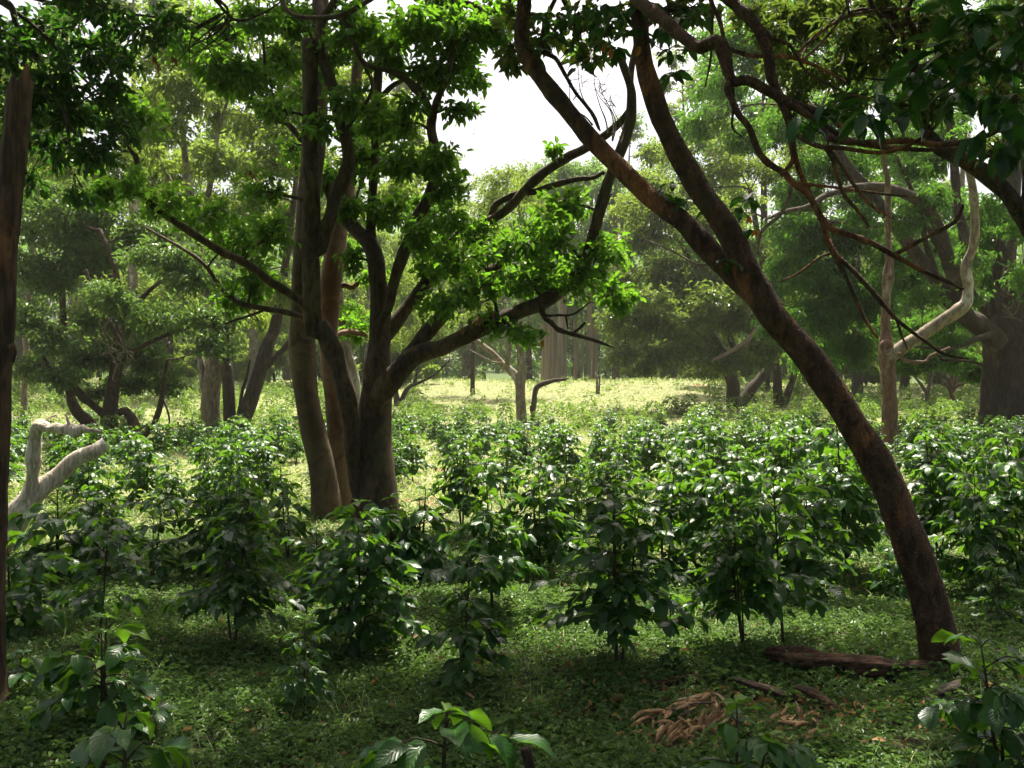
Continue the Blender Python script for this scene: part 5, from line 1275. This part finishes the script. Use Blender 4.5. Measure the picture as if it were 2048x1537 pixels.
# far rows beyond the bushes built one by one
fb = Buf()
for q in range(720):
    yy = rng.uniform(22, 64); xx = rng.uniform(-.66, .66) * yy
    px = 1024 + xx / yy * F
    if yy < 36 and rng.random() < .55: continue
    if 840 < px < 1420 and yy > 46: continue
    if any(math.hypot(xx - c_[0], yy - c_[1]) < .9 for c_ in cand[:262]): continue
    m_ = int(rng.integers(90, 150)); hh = rng.uniform(.55, 1.05); rr = rng.uniform(.26, .42)
    gz = float(ground_z(xx, yy))
    f_ = rng.uniform(.12, 1, m_); a_ = rng.uniform(0, 6.28, m_); w_ = rr * np.sin(np.minimum(1, f_ * .8 + .15) * 2.9) * np.sqrt(rng.uniform(.1, 1, m_)) * 1.2
    pp = np.stack([xx + np.cos(a_) * w_, yy + np.sin(a_) * w_, gz + hh * f_], 1)
    dr = np.stack([np.cos(a_), np.sin(a_), rng.uniform(-.6, .3, m_)], 1)
    L = rng.uniform(.11, .17, m_)
    leaves(fb, pp, dr, np.array([0, 0, 1.0]) + rng.normal(0, .35, (m_, 3)), L, L * .45, np.clip(rng.uniform(.1, .79, m_) + rng.normal(0, .12), 0, 1), .35)
o = fb.build('far_coffee_rows', M['weed2'], smooth=False)
tag(o, 'small hazy coffee bushes filling the farthest rows of the field', 'coffee bushes', kind='stuff')

lb_ = Buf()
x, d = scatter(4200, 3.8, 14, 1.3)
k = rng.random(len(x)) < np.clip(.35 + .8 * pnoise(x, d, 1.3, 6.0), .04, 1)
ex, ey = G(1500, 1440)[:2]
x = np.concatenate([x[k], ex + rng.normal(0, .55, 420)]); d = np.concatenate([d[k], ey + rng.normal(0, .28, 420)])
n = len(x); a_ = rng.uniform(0, 6.28, n)
L = rng.uniform(.018, .060, n)
leaves(lb_, np.stack([x, d, ground_z(x, d) + rng.uniform(.015, .075, n)], 1), np.stack([np.cos(a_), np.sin(a_), rng.uniform(-.3, .5, n)], 1), np.array([0, 0, 1.0]) + rng.normal(0, .5, (n, 3)), L, L * .45, rng.uniform(0, .9, n), .4, .4)
o = lb_.build('leaf_litter', M['deadleaf'], smooth=False)
tag(o, 'small brown leaf bits and litter strewn through the ground cover', 'leaf litter', kind='stuff')

sbuf = Buf()
def blades(n, d0, d1, power, hlo, hhi, wid, tlo, thi, fade=None, wide=.68, clump=1.6):
    x, d = scatter(n, d0, d1, power, wide)
    pn = pnoise(x, d, clump, 2.0) + .5 * pnoise(x, d, clump * 4, .5)
    k = rng.random(n) < np.clip(.6 + .6 * pn, .08, 1)
    if fade: k &= rng.random(n) < sstep(fade[0], fade[1], d)
    x, d, pn = x[k], d[k], pn[k]; n = len(x)
    h = rng.uniform(hlo, hhi, n) * (1 + .4 * pn)
    z = ground_z(x, d)
    an = rng.uniform(0, 6.28, n)
    lean = rng.uniform(.3, 1.5, n)
    e = np.stack([np.cos(an) * lean, np.sin(an) * lean, np.full(n, .75)], 1)
    p = np.stack([x, d, z], 1)
    ww = wid * (1 + d / 14)
    sd = np.stack([-np.sin(an), np.cos(an), np.zeros(n)], 1) * (ww * .5)[:, None]
    m1 = p + e * (h * .5)[:, None] * np.array([.6, .6, 1]); tip = p + e * h[:, None]
    v = np.stack([p - sd, p + sd, m1 + sd * .8, m1 - sd * .8, tip], 1).reshape(-1, 3)
    oo = (np.arange(n) * 5)[:, None]
    sbuf.add(v, oo + np.array([[0, 1, 2, 3]]), oo + np.array([[3, 2, 4]]), np.repeat(rng.uniform(tlo, thi, n), 5))

blades(130000, 8.5, 30, 1.25, .04, .16, .005, .15, 1.0, (8.5, 12))
blades(105000, 25, 95, 1.3, .08, .30, .007, .05, 1.0)
blades(14000, 3.6, 12, 1.0, .05, .15, .004, .0, .25)
o = sbuf.build('dry_grass', M['straw'], smooth=False)
tag(o, 'dry straw-coloured grass covering the sunlit clearing', 'grass', kind='stuff')

# ------------------------------------------------------------------ rotten log, slabs, pods, stick, stump, fallen leaves
def log(name, label, cat, pts, mat, squash=.6, lump=.16, flute=.16, sink=0.0, sides=20):
    gp = G(pts[0][0], pts[0][1] + 8)
    e = thing(name, label, cat, gp)
    b = Buf()
    w_ = [P(p[0], p[1], p[3]) - [0, 0, sink] for p in pts]
    tube(b, [q + np.array([0, 0, .045]) for q in w_], [p[2] * .58 / F * p[3] for p in pts], sides, .035, lump, flute, 'jag', .008, squash)
    b.build('wood', mat, e, gp)
    return e


dl = G(1700, 1368)[1]
log('rotten_log', 'dark rotten split log lying against the foot of the leaning trunk', 'log',
    [(1528, 1322, 14, dl + .25), (1545, 1322, 32, dl + .22), (1600, 1330, 40, dl + .15), (1660, 1340, 34, dl + .08), (1720, 1346, 40, dl + .02), (1790, 1352, 34, dl), (1850, 1352, 36, dl - .02), (1905, 1356, 24, dl - .05)], M['rotten'], .7, .22, .24, 0, 28)
d2 = G(1560, 1412)[1]
log('wood_slab', 'weathered grey wooden slab half sunk in the weeds below the rotten log', 'dead wood',
    [(1468, 1372, 16, d2 + .22), (1520, 1388, 34, d2 + .12), (1580, 1408, 30, d2), (1640, 1438, 12, d2 - .1)], M['greyslab'], .35)
log('rotten_wood', 'brown crumbling piece of wood right of the grey slab', 'dead wood',
    [(1590, 1390, 12, d2 - .05), (1620, 1402, 34, d2 - .08), (1660, 1428, 28, d2 - .1), (1690, 1440, 10, d2 - .12)], M['rotten'], .5)
log('bark_piece', 'curved strip of fallen bark by the foot of the leaning trunk', 'dead wood',
    [(1935, 1372, 12, 5.6), (1900, 1392, 26, 5.55), (1850, 1418, 24, 5.5), (1800, 1436, 10, 5.45)], M['greyslab'], .4)
log('rotten_wood', 'thin dark piece of rotten wood behind the brown pods', 'dead wood',
    [(1235, 1392, 8, 5.9), (1290, 1384, 20, 5.9), (1350, 1374, 18, 5.95), (1400, 1366, 8, 6.0)], M['rotten'], .5)

def pod_branch(name, label, base, spec):
    e = thing(name, label, 'seed pods', base)
    tb = Buf()
    pods = []
    for (x0, y0, x1, y1, dd, n, spr) in spec:
        a, b_ = P(x0, y0, dd), P(x1, y1, dd - .12)
        md = (a + b_) / 2 + [0, 0, .03]
        q, _ = tube(tb, [a, md, b_], [.006, .005, .002], 6, .04, .05)
        for k in range(n):
            c = q[int(rng.integers(max(1, len(q) // 5), len(q)))]
            pods.append((c, unit(unit(b_ - a) * .7 + np.array([rng.normal(0, spr), rng.normal(0, spr), rng.uniform(-.7, .3)]))))
    tb.build('twigs', M['twig_pale'], e, base)
    for c, d in pods:
        b = Buf()
        ln = rng.uniform(.10, .16); sd = unit(np.cross(d, [0.1, .2, 1])); up = np.cross(sd, d)
        bend = rng.uniform(-.008, .012)
        c = c + rng.normal(0, .012, 3)
        pts = [c, c + d * ln * .12, c + d * ln * .35 + up * bend, c + d * ln * .65 + up * bend, c + d * ln * .9, c + d * ln]
        low = min(p[2] for p in pts) - float(ground_z(c[0], c[1])) - .01
        if low < 0: pts = [p - [0, 0, low] for p in pts]
        tube(b, pts, [.0015, .009, .017, .0165, .009, .0015], 10, .012, .10, squash=.6)
        b.build('seed_pod', M['pod'], e, base)


pod_branch('pod_cluster', 'big bunch of dry tan seed pods lying in the weeds at the bottom right', G(1400, 1490),
           [(1440, 1385, 1375, 1420, 5.55, 16, .45), (1430, 1405, 1300, 1440, 5.4, 18, .45), (1440, 1430, 1310, 1480, 5.25, 20, .5), (1460, 1425, 1400, 1500, 5.2, 18, .5), (1430, 1450, 1345, 1515, 5.1, 16, .5), (1470, 1420, 1450, 1470, 5.25, 12, .5)])
pod_branch('pod_cluster', 'smaller loose bunch of brown seed pods right of the big bunch', G(1580, 1500),
           [(1600, 1440, 1520, 1440, 5.3, 9, .35), (1640, 1450, 1560, 1480, 5.1, 9, .4), (1650, 1470, 1590, 1500, 5.0, 8, .45)])

sp_ = P(1062, 1550, 4.62)
e = thing('cut_stick', 'short cut brown stick standing upright at the bottom edge', 'stick', (sp_[0], sp_[1], float(ground_z(sp_[0], sp_[1]))))
b = Buf(); tube(b, [P(1064, 1560, 4.62), P(1058, 1525, 4.62), P(1051, 1497, 4.62)], [.028, .026, .025], 12, .02, .06, .05, 'flat'); b.build('wood', M['bark_snag'], e, e.location)
gs = G(325, 1162)
e = thing('small_stump', 'small dark stump in the grass behind the lower left bushes', 'stump', gs)
b = Buf(); tube(b, [gs - [0, 0, .03], gs + [0, 0, .05], gs + [0, .01, .10]], [.065, .052, .05], 14, .025, .08, .08, 'flat'); b.build('wood', M['rotten'], e, gs)

# hanging dead leaves and pods in the trees
def hang(name, label, pts, mat, cat):
    e = thing(name, label, cat, P(pts[0][0], pts[0][1], pts[0][2]))
    b = Buf()
    for (x, y, d, L) in pts:
        c = P(x, y, d); k = 3
        big_leaves(b, np.repeat(c[None], k, 0), np.array([0, 0, -1.0]) + rng.normal(0, .25, (k, 3)), np.array([0, -1.0, 0]) + rng.normal(0, .5, (k, 3)), L * rng.uniform(.7, 1, k), L * .38, rng.uniform(0, .6, k), .4)
    b.build('leaves', mat, e, e.location)


hang('dead_leaf_bunch', 'dangling brown dead leaves under the bare twigs at the upper left', [(308, 112, 9, .11), (318, 128, 9, .10), (345, 112, 9.1, .08), (352, 118, 9.1, .08)], M['deadleaf'], 'dead leaves')
hang('dead_leaf_bunch', 'small brown dead leaf bunch on the thin twig left of the smooth trunk', [(502, 340, 12.3, .14), (508, 350, 12.3, .12)], M['deadleaf'], 'dead leaves')
hang('orange_leaf', 'two orange leaves hanging near the top right of the bright sky gap', [(1222, 95, 7, .09), (1208, 88, 7, .07)], M['orangeleaf'], 'dead leaves')
hang('orange_leaf', 'orange leaf hanging against the upper leaning trunk', [(1278, 92, 6.7, .08)], M['orangeleaf'], 'dead leaves')
hang('orange_leaf', 'yellow-orange leaf hanging in front of the fork of the leaning trunk', [(1498, 432, 6.3, .06), (1512, 460, 6.3, .06)], M['orangeleaf'], 'dead leaves')
hang('orange_leaf', 'yellow-orange leaf under the long sweeping limb in the middle', [(1086, 680, 11.7, .10)], M['orangeleaf'], 'dead leaves')
hang('dead_leaf_bunch', 'brown dead leaves caught on top of the long sweeping limb', [(960, 632, 11.9, .15), (940, 640, 11.9, .15), (985, 622, 11.9, .12), (925, 655, 11.9, .12)], M['deadleaf'], 'dead leaves')


def fallen(label, px, py, L, mat, group=None, name='fallen_leaf'):
    p = G(px, py)
    b = Buf()
    a = rng.uniform(0, 6.28)
    big_leaves(b, np.zeros((1, 3)), np.array([[math.cos(a), math.sin(a), rng.uniform(0, .5)]]), np.array([[rng.normal(0, .4), -.5, 1.0]]), np.array([L]), np.array([L * .42]), rng.uniform(.2, .9, 1), np.array([rng.uniform(-.6, .6)]))
    o = b.build(name, mat); o.location = p + [0, 0, .07]
    tag(o, label, 'fallen leaf', group)


fallen('red-orange fallen leaf standing in the green left of the low arching seedling', 742, 1392, .09, M['orangeleaf'])
fallen('pale tan fallen leaf on the grass right of the lower left bushes', 330, 1302, .075, M['deadleaf'])
fallen('tan fallen leaf curled under the two-stemmed bush before the mossy tree', 775, 1326, .08, M['deadleaf'])
fallen('brown fallen leaf below the open lower-centre bush', 950, 1425, .08, M['deadleaf'])
fallen('yellowish fallen leaf near the bottom right edge of the photo', 1775, 1515, .075, M['deadleaf'])
for px, py in ((560, 1300), (420, 1380), (290, 1420), (275, 1425), (505, 1440), (500, 1450), (830, 1300), (1045, 1395), (1070, 1460), (1700, 1280), (1990, 1280), (1240, 1310), (410, 1235), (370, 1165), (620, 1360), (1660, 1320)):
    fallen('small dry brown fallen leaf lying in the shaded ground cover', px + rng.uniform(-5, 5), py, rng.uniform(.035, .065), M['deadleaf'], 'fallen leaves in the ground cover')

# ------------------------------------------------------------------ haze
hm, t_, out_ = nodes_of('haze_air')
pv = t_.nodes.new('ShaderNodeVolumePrincipled')
pv.inputs['Color'].default_value = (0.95, 0.97, 0.92, 1)
pv.inputs['Density'].default_value = HAZE_DENSITY
pv.inputs['Anisotropy'].default_value = 0.35
t_.links.new(pv.outputs[0], out_.inputs['Volume'])
lo, hi = np.array([-1000.0, -70.0, -2.0]), np.array([1000.0, 1600.0, 48.0])
c = np.array([[i, j, k] for k in (0, 1) for j in (0, 1) for i in (0, 1)], float)
hz = mesh_obj('haze', lo + c * (hi - lo), [np.array([[0, 2, 3, 1], [4, 5, 7, 6], [0, 1, 5, 4], [2, 6, 7, 3], [0, 4, 6, 2], [1, 3, 7, 5]])], hm, smooth=False)
tag(hz, kind='stuff')
